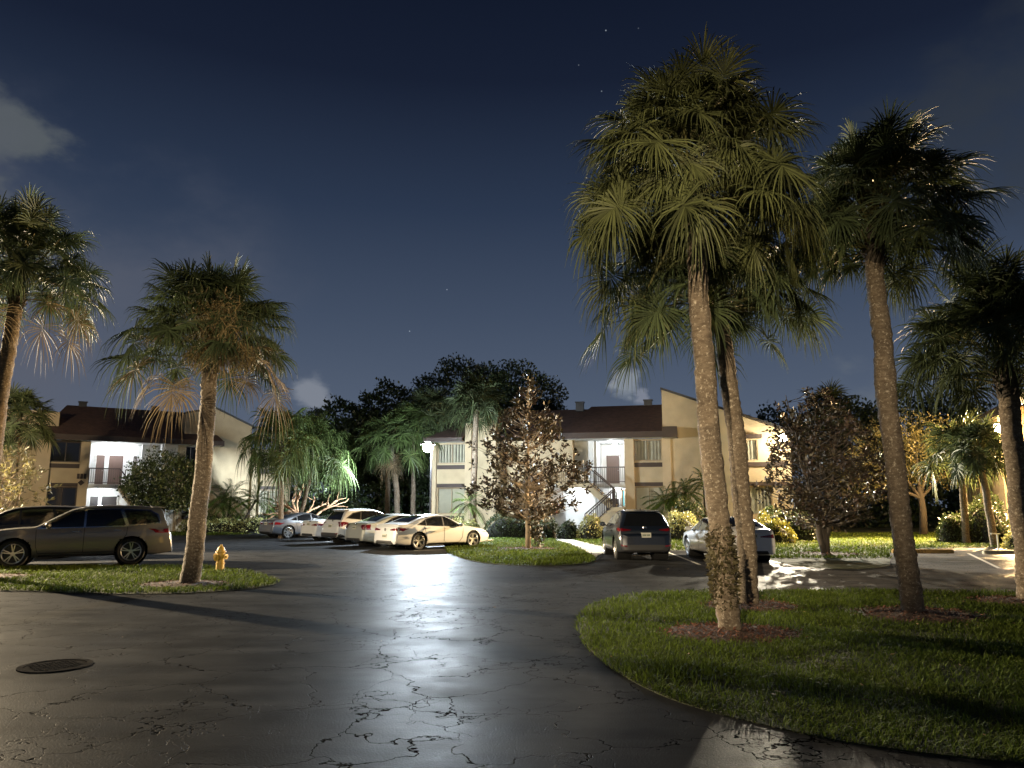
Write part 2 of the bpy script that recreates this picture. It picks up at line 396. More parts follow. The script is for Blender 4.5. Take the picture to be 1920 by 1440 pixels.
def blob_tree(name, base, label, cat, blobs, n, size, leaf, trunk=(.35, 4), seed=1, bark='bark_dark', group=None, stemxy=None):
    """broad tree whose crown is a heap of leafy masses; blobs: (x,y,z,rx,ry,rz)"""
    g = np.random.default_rng(seed); o = tag(empty(name, base), label, cat, group); V = []
    vol = np.array([b[3]*b[5] + b[4]*b[5] for b in blobs]); cnt = (vol/vol.sum()*n).astype(int)
    for b, c in zip(blobs, cnt):
        d = nrm(g.normal(0, 1, (c, 3))); rr = (g.uniform(.5, 1.0, c)**.5)[:, None]
        bump = 1 + .16*np.sin(d[:, 0:1]*6 + b[0]) * np.sin(d[:, 1:2]*7) + .14*np.sin(d[:, 2:3]*9 + b[1]*2 + d[:, 0:1]*5)
        P = np.array(b[:3]) + d*np.array(b[3:])*rr*bump
        V.append(leaves(g, P, 1, size, .62, .3, d*.8))
    w = MB(); sx, sy = stemxy or (0, 0)
    w.tube([(sx, sy, -.1), (sx+.1, sy, trunk[1]*.5), (sx, sy, trunk[1])], [trunk[0]*1.25, trunk[0], trunk[0]*.8], 10)
    for b in blobs:
        w.tube([(sx, sy, trunk[1]*.75), ((sx+b[0])*.5, (sy+b[1])*.5, (trunk[1]*.8 + b[2]*.6)*.6 + .4), (b[0], b[1], b[2])], [trunk[0]*.6, trunk[0]*.4, .05], 7, cap=False)
    w.build('trunk', M[bark], o, True)
    quads_mesh('crown', np.concatenate(V), 4, M[leaf], o)
    return o

def hedge(name, p0, p1, depth, h, label, leaf, size=.13, dens=120, cat='hedge', seed=1, group=None, round_=.35, lumps=.12):
    """clipped hedge from p0 to p1 (ground points); leaf skin over a dark twig core"""
    g = np.random.default_rng(seed); p0, p1 = np.array(p0, float), np.array(p1, float)
    L = np.linalg.norm(p1 - p0); a = math.atan2(p1[1]-p0[1], p1[0]-p0[0])
    o = tag(empty(name, ((p0[0]+p1[0])/2, (p0[1]+p1[1])/2, 0), a), label, cat, group)
    m = MB(); nx, nr = max(5, int(L/.4)), 10; vs = []; f = []
    for i in range(nx):
        x = -L/2 + L*i/(nx-1); e = min(1, .35 + min(i, nx-1-i)*.45)
        for k in range(nr):
            th = math.pi*k/(nr-1); 
            vs.append((x*.94, math.cos(th)*depth*.40*e, max(-.02, (abs(math.sin(th))**.6)*h*.86*e*(1 + lumps*math.sin(x*2.7 + seed)))))
    f = [(i*nr+k, i*nr+k+1, (i+1)*nr+k+1, (i+1)*nr+k) for i in range(nx-1) for k in range(nr-1)]
    m.add(vs, f); m.build('branches', M['twig'], o, True)
    n = int((L*(2*h + depth) + 2*h*depth)*dens)
    x = g.uniform(-L/2, L/2, n); th = g.uniform(0, math.pi, n)
    e = np.clip((L/2 - np.abs(x))/(round_*depth + .05), .15, 1)**.5
    bump = 1 + lumps*np.sin(x*2.7 + seed) + lumps*.7*np.sin(x*6.1 + th*3)
    rr = g.uniform(.86, 1.06, n)
    P = np.stack([x, np.cos(th)*np.abs(np.cos(th))**-.35*depth*.5*e*rr, np.abs(np.sin(th))**.6*h*e*bump*rr], 1)
    O = np.stack([np.zeros(n), np.cos(th), np.sin(th)], 1)*.9
    P[:, 2] = np.maximum(P[:, 2], .03)
    quads_mesh('leaves', leaves(g, P, 1, size, .55, .25, O), 4, M[leaf], o)
    return o

def date_palm(base, stems, label, group, Lf=1.35, nf=26, seed=1, leaf='leaf_date'):
    """pygmy date palm: leaning stems each with a fountain of feather fronds; stems: (dx,dy,height)"""
    g = np.random.default_rng(seed); o = tag(empty('date_palm', base), label, 'palm tree', group)
    S = []; w = MB()
    for (dx, dy, h) in stems:
        pts = [(dx*q**1.3 + .1*math.cos(dx*9), dy*q**1.3, h*q - .03) for q in np.linspace(0, 1, 8)]
        w.tube(pts, [.085 - .02*q + .012*(k % 2) for k, q in enumerate(np.linspace(0, 1, 8))], 9)
        T = np.array(pts[-1])
        for i in range(nf):
            az = i*2.4 + g.normal(0, .2); el = R(80 - 105*(i/nf)**.85 + g.normal(0, 7)); L = Lf*g.uniform(.8, 1.1)
            h_ = np.array([math.cos(az), math.sin(az), 0]); t = np.linspace(0, 1, 15)[:, None]
            c = T + (h_*math.cos(el) + Z*math.sin(el))*L*t - Z*(.5*L*t**2.2*(1.15 - .5*math.sin(el)))
            s = np.cross(h_, Z); tan = nrm(np.gradient(c, axis=0))
            S.append(np.stack([np.stack([c[j] + s*.008, c[j] - s*.008]) for j in (0, 5, 10, 14)])[None])
            for side in (1, -1):
                for j in range(2, 15):
                    for jj in (0, .5):
                        cc = c[j-1]*(1-jj) + c[j]*jj if jj else c[j]
                        l = .30*L/1.3*math.sin(.35 + 2.5*j/15)*g.uniform(.85, 1.15)
                        dv = nrm(s*side + tan[j]*.75 + Z*g.uniform(-.1, .25))
                        wv = nrm(np.cross(dv, Z))*.019
                        e = cc + dv*l - Z*l*.28; mid = cc + dv*l*.55 - Z*l*.06
                        S.append(np.stack([np.stack([cc+wv*.5, cc-wv*.5]), np.stack([mid+wv, mid-wv]), np.stack([mid*.4+e*.6+wv*.7, mid*.4+e*.6-wv*.7]), np.stack([e+wv*.1, e-wv*.1])])[None])
    w.build('trunk', M['bark_dark'], o, True)
    strips_mesh('crown', np.concatenate(S), M[leaf], o)
    return o

def poly_sheet(name, poly, z, mat, kind='structure', step=None, th=0.0):
    """flat ground sheet with an outline in metres; th gives it a real edge"""
    m = MB(); n = len(poly)
    if th: m.prism(poly, z - th, z, 'z')
    else: m.add([(x, y, z) for x, y in poly], [tuple(range(n))])
    o = m.build(name, mat); tag(o, kind=kind)
    return o

def smooth_poly(pts, it=2, closed=True):
    P = [tuple(p) for p in pts]
    for _ in range(it):
        Q = []
        for i in range(len(P)):
            a, b = P[i], P[(i+1) % len(P)]
            Q += [(a[0]*.75+b[0]*.25, a[1]*.75+b[1]*.25), (a[0]*.25+b[0]*.75, a[1]*.25+b[1]*.75)]
        P = Q
    if sum(P[i][0]*P[(i+1) % len(P)][1] - P[(i+1) % len(P)][0]*P[i][1] for i in range(len(P))) < 0: P = P[::-1]
    return P

def inside(poly, X, Y):
    c = np.zeros(len(X), bool); n = len(poly)
    for i in range(n):
        x0, y0 = poly[i]; x1, y1 = poly[(i+1) % n]
        if y0 == y1: continue
        hit = ((y0 > Y) != (y1 > Y)) & (X < (x1-x0)*(Y-y0)/(y1-y0) + x0)
        c ^= hit
    return c

def grow(poly, e):
    A = np.array(poly); t = np.roll(A, -1, 0) - np.roll(A, 1, 0); t = t/(np.linalg.norm(t, axis=1, keepdims=True) + 1e-9)
    s = 1 if sum(A[i][0]*A[(i+1) % len(A)][1] - A[(i+1) % len(A)][0]*A[i][1] for i in range(len(A))) > 0 else -1
    return [tuple(p) for p in A + s*np.stack([t[:, 1], -t[:, 0]], 1)*e]

def grass(poly, dens, h, w, label, z=0.02, seed=1, holes=(), edge=.0, view=True, mat='grass'):
    """blades of coarse lawn grass, each a bent ribbon, over a lawn outline"""
    poly = grow(poly, .05); g = np.random.default_rng(seed); A = np.array(poly); x0, y0 = A.min(0); x1, y1 = A.max(0)
    n = int((x1-x0)*(y1-y0)*dens); X = g.uniform(x0-.04, x1+.04, n); Y = g.uniform(y0-.04, y1+.04, n)
    k = inside(poly, X, Y)
    if view: k &= (np.abs(X) < Y*.72 + 1.5)
    for (hx, hy, ra, rb) in holes:
        e = ((X-hx)/ra)**2 + ((Y-hy)/rb)**2
        k &= e + g.normal(0, .12, n) > 1
    # thinner patches
    k &= g.uniform(0, 1, n) < .66 + .34*np.sin(X*2.1 + np.sin(Y*1.7)*1.5)*np.sin(Y*2.6 + np.sin(X*.9)) + .3*np.sin(X*7.3 + 2*np.sin(Y*4.1))*np.sin(Y*8.7 + 2*np.sin(X*3.7))
    X, Y = X[k], Y[k]; n = len(X)
    hh = h*g.uniform(.45, 1.25, n)*(1 + .3*np.sin(X*1.3 + Y*.7)*np.sin(Y*1.9 - X*.6)); a = g.uniform(0, 2*math.pi, n); lean = g.uniform(.3, 1.6, n)
    d = np.stack([np.cos(a), np.sin(a), np.zeros(n)], 1); s = np.stack([-np.sin(a), np.cos(a), np.zeros(n)], 1)*(w*g.uniform(.6, 1.2, n)[:, None]/2)
    b = np.stack([X, Y, np.full(n, z)], 1); S = np.zeros((n, 3, 2, 3))
    for i, (q, ww) in enumerate(((0, .8), (.6, 1), (1, .12))):
        c = b + d*(lean*hh*q**1.6)[:, None] + Z*(hh*(q - .3*lean*q*q))[:, None]
        S[:, i, 0] = c + s*ww; S[:, i, 1] = c - s*ww
    o = strips_mesh('grass', S, M[mat]); tag(o, label, 'grass', kind='stuff')
    return o

def mulch_bed(c, ra, rb, label, n=700, seed=1, chip=.06, z=.035):
    """ring of reddish wood mulch round a trunk: low mound plus loose chips"""
    g = np.random.default_rng(seed); m = MB(); vs = []; f = []; nr, ns = 5, 40
    for i in range(nr):
        q = i/(nr-1)
        for k in range(ns):
            th = 2*math.pi*k/ns; wob = 1 + .09*math.sin(3*th + seed) + .06*math.sin(7*th + seed*2) + .05*math.sin(13*th + seed)
            vs.append((c[0] + math.cos(th)*ra*q*wob, c[1] + math.sin(th)*rb*q*wob, z + .05*(1 - q**2) - .02*(q == 1)))
    f = [(i*ns+k, i*ns+(k+1) % ns, (i+1)*ns+(k+1) % ns, (i+1)*ns+k) for i in range(nr-1) for k in range(ns)]
    m.add(vs, f); o = m.build('mulch', M['mulch'], None, True); tag(o, label, 'mulch', kind='stuff')
    th = g.uniform(0, 2*math.pi, n); r = np.sqrt(g.uniform(0, 1.0, n))*g.uniform(.9, 1.22, n)
    P = np.stack([c[0] + np.cos(th)*ra*r, c[1] + np.sin(th)*rb*r, z + .055*np.maximum(0, 1 - r*r) + .012], 1)
    a = g.uniform(0, 2*math.pi, n); d = np.stack([np.cos(a), np.sin(a), g.normal(0, .35, n)], 1)*(chip*g.uniform(.4, 1.3, n))[:, None]
    s = np.stack([-np.sin(a), np.cos(a), g.normal(0, .5, n)], 1)*chip*.16
    quads_mesh('chips', np.stack([P, P + d*.5 + s, P + d, P + d*.5 - s], 1), 4, M['mulch_chip'], o)
    return o
# ------------------------------------------------------------------ cars
def catmull(P, sub):
    P = [np.array(p, float) for p in P]; out = []
    for i in range(len(P)-1):
        p0 = P[max(i-1, 0)]; p1 = P[i]; p2 = P[i+1]; p3 = P[min(i+2, len(P)-1)]
        for k in range(sub):
            t = k/sub
            a = .5*((2*p1) + (p2-p0)*t + (2*p0-5*p1+4*p2-p3)*t*t + (3*p1-p0-3*p2+p3)*t**3)
            lin = p1*(1-t) + p2*t
            out.append(a*.75 + lin*.25)
    out.append(P[-1]); return np.array(out)

def car_body(sp):
    L, W, H = sp['L'], sp['W'], sp['H']; tum = sp.get('tum', .36)
    top = catmull(sp['top'], 10)
    seg = np.r_[0, np.cumsum(np.linalg.norm(np.diff(top, axis=0), axis=1))]
    q = np.linspace(0, seg[-1], 130); xs = np.interp(q, seg, top[:, 0]); zs = np.interp(q, seg, top[:, 1])
    bx, bz = zip(*sorted(sp['belt']))
    zb0 = sp.get('zb', .2)
    def plan(x):
        t = min(1, max(0, (abs(x) - .25*L)/(.25*L)))
        return 1 - (sp.get('tf', .15) if x > 0 else sp.get('tr_', .11))*t**2.5
    rings = []
    def sect(x, zt):
        w = W/2*plan(x); e = max(0, abs(x)/(L/2) - .75)/.25
        zb = zb0 + .09*e**2
        be = min(np.interp(x, bx, bz), zt - .03); dz = max(zt - be, .03); s = min(1, dz/.35)
        wb = .962*w; yr = wb - tum*max(dz - .06, 0)
        pts = [(0, zb), (.78*w, zb), (.92*w, zb+.03), (.975*w, zb+.13), (.995*w, zb + (be-zb)*.42), (w, zb + (be-zb)*.66), (.992*w, zb + (be-zb)*.84), (wb, be),
               ((wb+yr)/2 + .012*s, be + (dz - .06*s)*.5), (yr, zt - .018 - .055*s), (yr - .05 - .06*s, zt - .012 - .01*s), (.5*yr, zt - .004), (0, zt + .006*s)]
        c = catmull(pts, 3); c[:, 0] = np.maximum(c[:, 0], 0); c[0, 0] = c[-1, 0] = 0
        return c
    def ring(x, c, sc=1.0, dx=0.0, lean=0.0):
        zc = (c[:, 1].min() + c[:, 1].max())/2
        y = c[:, 0]*sc; z = zc + (c[:, 1]-zc)*sc
        full_y = np.r_[y, -y[-2:0:-1]]; full_z = np.r_[z, z[-2:0:-1]]
        xx = x + dx + lean*(full_z - zc)
        return np.stack([xx, full_y, full_z], 1)
    fl, rl = sp.get('flean', -.18), sp.get('rlean', .12)
    c0 = sect(xs[0] - .10, zs[0]); c1 = sect(xs[-1] + .10, zs[-1])
    body = []
    for x, z in zip(xs, zs):
        f = min(1, max(0, (x - (L/2 - .35))/.35)); r = min(1, max(0, (-x - (L/2 - .3))/.3))
        body.append(ring(x, sect(x, z), 1, 0, fl*f + rl*r))
    front = [ring(xs[0], c0, s, d, fl) for s, d in ((.72, .085), (.9, .07), (.965, .04))]
    rear = [ring(xs[-1], c1, s, -d, rl) for s, d in ((.965, .035), (.9, .06), (.72, .075))]
    return front + body + rear

def patch(bvh, outline, axis, eps=.006, step=.05):
    """triangulated patch with the given outline, laid on the body from one side. axis: '+y','-y' outline (x,z); '-x','+x' outline (y,z); 'z' outline (x,y)"""
    pts = []
    n = len(outline)
    for i in range(n):
        a, b = np.array(outline[i]), np.array(outline[(i+1) % n]); k = max(1, int(np.linalg.norm(b-a)/step))
        pts += [tuple(a + (b-a)*j/k) for j in range(k)]
    ne = len(pts); O = np.array(pts); lo, hi = O.min(0), O.max(0)
    gx, gy = np.meshgrid(np.arange(lo[0]+step/2, hi[0], step), np.arange(lo[1]+step/2, hi[1], step)); gx, gy = gx.ravel(), gy.ravel()
    if len(gx):
        k = inside(pts, gx, gy); pts += list(zip(gx[k], gy[k]))
    r = geometry.delaunay_2d_cdt([Vector(p) for p in pts], [(i, (i+1) % ne) for i in range(ne)], [], 1, 1e-5)
    vs, fs = r[0], r[2]; out = []
    for p in vs:
        if axis[-1] == 'y': s = 1 if axis[0] == '+' else -1; o, d = Vector((p[0], 4*s, p[1])), Vector((0, -s, 0))
        elif axis[-1] == 'x': s = 1 if axis[0] == '+' else -1; o, d = Vector((5*s, p[0], p[1])), Vector((-s, 0, 0))
        else: o, d = Vector((p[0], p[1], 4)), Vector((0, 0, -1))
        h, nn, _, _ = bvh.ray_cast(o, d)
        if h is None:
            out.append(None); continue
        if nn.dot(d) > 0: nn = -nn
        out.append(tuple(h - d*eps + nn*eps*.6))
    good = [f for f in fs if all(out[i] is not None for i in f)]
    out = [v if v is not None else (0, 0, 0) for v in out]
    return out, [tuple(f) for f in good]

def add_patch(o, name, bvh, outlines, mat, eps=.006, smooth=True):
    m = MB()
    for ax, ol in outlines:
        v, f = patch(bvh, ol, ax, eps)
        if f: m.add(v, f)
    if m.n == 0: return None
    if len(outlines) == 2: return m.build_each(name, mat, o, smooth)
    return m.build(name, mat, o, smooth)

def wheel_meshes(r, w, style, rim_r):
    t = MB(); t.lathe([(rim_r*.98, -w/2+.012), (r*.9, -w/2), (r*.985, -w/2+.03), (r, -w/4), (r, w/4), (r*.985, w/2-.03), (r*.9, w/2), (rim_r*.98, w/2-.012)], 36, 'y')
    tm = t.build('tyre', M['tyre'], None, True, 40)
    k = MB()
    k.lathe([(rim_r*1.02, w/2-.008), (rim_r*.985, w/2-.004), (rim_r*.93, w/2-.014), (rim_r*.90, w/2-.06), (rim_r*.90, -w/2)], 32, 'y')
    k.lathe([(.0001, w/2-.022), (rim_r*.19, w/2-.022), (rim_r*.22, w/2-.05)], 16, 'y')
    n = style[0]
    for i in range(n):
        a0 = 2*math.pi*i/n + .3
        for off in ((-.16, .16) if style[1] else (0,)):
            a1 = a0 + off*.55; a2 = a0 + off
            p0 = (math.cos(a1)*rim_r*.15, w/2-.035, math.sin(a1)*rim_r*.15); p1 = (math.cos(a2)*rim_r*.95, w/2-.022, math.sin(a2)*rim_r*.95)
            k.bar(p0, p1, rim_r*(.10 if style[1] else .17), .028)
    km = k.build('rim', M['rim'], None, True, 35)
    d = MB(); d.lathe([(.0001, w/2-.09), (rim_r*.92, w/2-.09)], 24, 'y')
    dm = d.build('brake_disc', M['rim_dark'], None)
    return [tm, km, dm]

def make_car(sp, name, label, loc, heading, group=None, mats=None):
    """heading: angle of the nose from +x. Origin on the ground under the middle of the car"""
    o = tag(empty(name, (0, 0, 0)), label, 'car', group)
    L, W, H = sp['L'], sp['W'], sp['H']; body_mat = P_[sp['paint']]
    rings = car_body(sp); nr = len(rings[0]); V = np.concatenate(rings)
    Fc = [(i*nr+k, i*nr+(k+1) % nr, (i+1)*nr+(k+1) % nr, (i+1)*nr+k) for i in range(len(rings)-1) for k in range(nr)]
    Fc += [tuple(range(nr)), tuple((len(rings)-1)*nr + k for k in range(nr-1, -1, -1))]
    bvh = BVHTree.FromPolygons([Vector(v) for v in V], Fc)
    xf = L/2 - sp['fo']; xr = xf - sp['wb']; r = sp['tr']; ar = r + .055
    # wheel arches: drop the faces inside the arch circle, pull the rim verts onto it
    keep = []; V2 = V.copy()
    for f in Fc:
        c = V[list(f)].mean(0); hit = False
        for wx in (xf, xr):
            if abs(c[1]) > .55*W/2 and math.hypot(c[0]-wx, c[2]-r) < ar: hit = True
        if not hit: keep.append(f)
    used = set(i for f in keep for i in f)
    for i in used:
        for wx in (xf, xr):
            dx, dz = V[i][0]-wx, V[i][2]-r; d = math.hypot(dx, dz)
            if abs(V[i][1]) > .5*W/2 and d < ar + .012 and d > .5*ar:
                V2[i][0] = wx + dx/d*ar; V2[i][2] = r + dz/d*ar
    m = MB(); m.add(V2, keep); b = m.build('body', body_mat, o, True, 50)
    # wells
    m = MB()
    for wx in (xf, xr):
        for s in (1, -1):
            pr = [(ar*1.0, .93*W/2*s), (ar*1.0, .42*W/2*s), (.001, .42*W/2*s)]
            m.lathe([(a, h) for a, h in pr], 28, 'y', c=(wx, 0, r))
    m.build_each('wheel_well', M['well'], o, True)
    # wheels
    wm = wheel_meshes(r, sp.get('tw', .23), sp.get('rimstyle', (5, 1)), r*sp.get('rimr', .70))
    prot = [x for x in wm]
    first = True
    for wx in (xf, xr):
        for s in (1, -1):
            w = empty('wheel', (wx, s*(.955*W/2 - sp.get('tw', .23)/2), r), 0 if s > 0 else math.pi); w.parent = o
            for pm in prot:
                if first: pm.parent = w
                else:
                    c = pm.copy(); C.objects.link(c); c.parent = w
            first = False
    # glass
    gm = M[sp.get('glass', 'glass')]
    for ol in sp['side']:
        add_patch(o, 'side_window', bvh, [('+y', ol), ('-y', ol)], gm, .004)
    if 'side_trim' in sp: add_patch(o, 'window_trim', bvh, [('+y', sp['side_trim']), ('-y', sp['side_trim'])], M[sp.get('trim_mat', 'chrome')], .0022)
    def trap(x0, x1, y0, y1): return [(x0, -y0), (x1, -y1), (x1, y1), (x0, y0)]
    add_patch(o, 'windshield', bvh, [('z', trap(*sp['wind']))], M[sp.get('wind_mat', 'glass')], .005)
    if sp['rear'][0] == 'z': add_patch(o, 'rear_window', bvh, [('z', trap(*sp['rear'][1]))], gm, .005)
    else: add_patch(o, 'rear_window', bvh, [('-x', sp['rear'][1])], gm, .005)
    for nm, ax, ol, mt in sp.get('extra', []):
        mir = [(-a, c) for a, c in ol]
        if ax == 'rear2': add_patch(o, nm, bvh, [('-x', ol)], M[mt], .007); add_patch(o, nm, bvh, [('-x', mir[::-1])], M[mt], .007)
        elif ax == 'front2': add_patch(o, nm, bvh, [('+x', ol)], M[mt], .007); add_patch(o, nm, bvh, [('+x', mir[::-1])], M[mt], .007)
        elif ax == 'rear': add_patch(o, nm, bvh, [('-x', ol)], M[mt], .006)
        elif ax == 'front': add_patch(o, nm, bvh, [('+x', ol)], M[mt], .006)
        elif ax == 'side': add_patch(o, nm, bvh, [('+y', ol)], M[mt], .006); add_patch(o, nm, bvh, [('-y', ol)], M[mt], .006)
    # door seams
    seams = []
    for poly in sp.get('seams', []):
        for a, c in zip(poly[:-1], poly[1:]):
            a, c = np.array(a), np.array(c); nn = np.array([-(c-a)[1], (c-a)[0]]); nn = nn/np.linalg.norm(nn)*.009
            q = [tuple(a-nn), tuple(c-nn), tuple(c+nn), tuple(a+nn)]
            seams += [('+y', q), ('-y', q)]
    if seams: add_patch(o, 'door_seams', bvh, seams, M['black_plastic'], .003)
    # handles and mirrors
    for (hx, hz) in sp.get('handles', []):
        for s in (1, -1):
            h, nn, _, _ = bvh.ray_cast(Vector((hx, 3*s, hz)), Vector((0, -s, 0)))
            if h:
                m = MB(); m.bar((hx-.1, h.y + .022*s, hz), (hx+.1, h.y + .026*s, hz+.012), .022, .03); m.box(hx-.1, hx-.075, h.y-.01*s, h.y+.02*s, hz-.012, hz+.012); m.box(hx+.075, hx+.1, h.y-.01*s, h.y+.02*s, hz-.008, hz+.02)
                m.build('door_handle', M[sp.get('handle_mat', 'chrome')] if sp.get('handle_mat') != 'body' else body_mat, o)
    mx, mz = sp['mirror']
    for s in (1, -1):
        h, nn, _, _ = bvh.ray_cast(Vector((mx, 3*s, mz)), Vector((0, -s, 0)))
        y = h.y if h else .85*s
        bm = bmesh.new(); bmesh.ops.create_icosphere(bm, subdivisions=2, radius=1)
        for v in bm.verts: v.co = Vector((v.co.x*.075 - (.04 if v.co.x < 0 else 0)*0, v.co.y*.12, v.co.z*.082)) + Vector((mx + .02*v.co.y*s, y + s*.155, mz + .055))
        me = bpy.data.meshes.new('mirror'); bm.to_mesh(me); bm.free(); me.materials.append(body_mat if sp.get('mirror_mat') != 'black' else M['black_plastic'])
        me.polygons.foreach_set('use_smooth', np.ones(len(me.polygons), bool)); mo = link('mirror', me, o)
        m = MB(); m.bar((mx-.01, y - .03*s, mz), (mx, y + .1*s, mz+.02), .07, .035); m.build('arm', M['black_plastic'], mo)
    # plate
    if 'plate' in sp:
        pz, py = sp['plate']; h, nn, _, _ = bvh.ray_cast(Vector((-5, py, pz)), Vector((1, 0, 0)))
        m = MB(); m.box(h.x - .022, h.x + .04, py - .155, py + .155, pz - .078, pz + .078)
        po = m.build('licence_plate', M['plate'], o)
        m = MB()
        for yy in (-.105, -.062, -.02, .035, .075, .115): m.box(h.x - .026, h.x - .0225, py + yy - .014, py + yy + .014, pz - .035, pz + .03)
        m.build('plate_marks', M['plate_mark'], po)
    if 'emblem' in sp:
        ez = sp['emblem']; h, nn, _, _ = bvh.ray_cast(Vector((-5, 0, ez)), Vector((1, 0, 0)))
        m = MB(); m.lathe([(.062, 0), (.062, -.02), (.045, -.024), (.045, -.012), (.001, -.012)], 20, 'x', c=(h.x + .005, 0, ez)); m.build('emblem', M['chrome'], o, True, 30)
    if sp.get('rails'):
        for s in (1, -1):
            y = s*sp['rails'][2]; x0, x1 = sp['rails'][:2]; pts = []
            for x in np.linspace(x0, x1, 9):
                h, nn, _, _ = bvh.ray_cast(Vector((x, y, 4)), Vector((0, 0, -1))); e = .05 if x0 < x < x1 else .0
                pts.append((x, y, h.z + e))
            m = MB(); m.tube(pts, [.018]*9, 8); m.build('roof_rail', M[sp['rails'][3]], o, True)
    if 'fin' in sp:
        h, nn, _, _ = bvh.ray_cast(Vector((sp['fin'], 0, 4)), Vector((0, 0, -1)))
        m = MB(); m.prism([(sp['fin']+.08, h.z-.01), (sp['fin']-.06, h.z-.01), (sp['fin']-.05, h.z+.055), (sp['fin']-.02, h.z+.06)], -.015, .015); m.build('antenna', M['black_plastic'], o)
    if 'spoiler' in sp:
        x, z, wy = sp['spoiler']; m = MB(); m.prism([(x+.30, z+.0), (x-.10, z-.035), (x-.11, z-.06), (x+.25, z-.05)], -wy, wy); m.build('roof_spoiler', body_mat, o, True, 20)
    for (ey) in sp.get('exhaust', []):
        m = MB(); m.lathe([(.038, 0), (.045, -.002), (.045, .14)], 14, 'x', c=(-L/2 - .03, ey, sp.get('zb', .2) + .09)); m.build('exhaust', M['chrome'], o, True)
    o.location = loc; o.rotation_euler = (0, 0, heading)
    return o

def ell(cx, cy, rx, ry, n=14): return [(cx + rx*math.cos(2*math.pi*i/n), cy + ry*math.sin(2*math.pi*i/n)) for i in range(n)]

SEDAN = dict(L=4.94, W=1.90, H=1.43, wb=2.87, fo=.97, tr=.345, zb=.19, tum=.42, glass='glass', wind_mat='glass_green',
    top=[(2.40, .62), (2.30, .72), (1.95, .82), (1.45, .90), (1.02, .97), (.55, 1.20), (.12, 1.375), (-.3, 1.425), (-.75, 1.40), (-1.25, 1.28), (-1.75, 1.10), (-2.05, 1.055), (-2.30, 1.04), (-2.38, .96)],
    belt=[(-2.5, .93), (-1.6, .965), (-.8, .93), (.2, .895), (1.05, .86), (1.9, .78), (2.5, .60)],
    side=[[(.80, .925), (.10, 1.31), (-.06, 1.335), (-.06, .945)], [(-.14, .945), (-.14, 1.34), (-.55, 1.325), (-.98, 1.21), (-.98, .985)], [(-1.03, .985), (-1.03, 1.19), (-1.40, 1.03)]],
    side_trim=[(.90, .905), (.14, 1.335), (-.2, 1.36), (-.58, 1.347), (-1.0, 1.24), (-1.50, 1.00), (-1.05, .963), (-.1, .925)], trim_mat='black_plastic',
    wind=(.98, .18, .70, .56), rear=('z', (-1.70, -.85, .60, .52)), mirror=(.70, .93), handles=[(.05, .83), (-.95, .865)], handle_mat='body',
    seams=[[(.92, .86), (.86, .45), (.70, .25)], [(-.10, .90), (-.10, .30)], [(-1.12, .93), (-1.02, .62), (-.93, .32)], [(.70, .25), (-.93, .26)], [(-.02, .26), (-.02, .3)]],
    extra=[('tail_light', 'rear2', [(.36, .83), (.84, .90), (.92, .86), (.90, .76), (.62, .78), (.36, .79)], 'tail'),
           ('tail_light', 'side', [(-2.30, .90), (-2.02, .88), (-2.10, .80), (-2.34, .78)], 'tail'),
           ('bumper_insert', 'rear', [(-.62, .26), (.62, .26), (.55, .38), (-.55, .38)], 'black_plastic'),
           ('head_light', 'side', [(2.28, .66), (1.92, .74), (2.02, .64), (2.30, .60)], 'headlamp'), ('head_light', 'front2', [(.42, .64), (.80, .70), (.84, .62), (.46, .58)], 'headlamp'),
           ('grille', 'front', [(-.45, .60), (.45, .60), (.38, .34), (-.38, .34)], 'black_plastic'),
           ('sill', 'side', [(1.05, .20), (1.05, .245), (-.9, .245), (-.9, .20)], 'black_plastic')],
    plate=(.56, 0), emblem=.82, fin=-.9, exhaust=[.6, -.6], rimstyle=(5, 1), rimr=.75)
def variant(base, **k):
    d = dict(base); d.update(k); return d
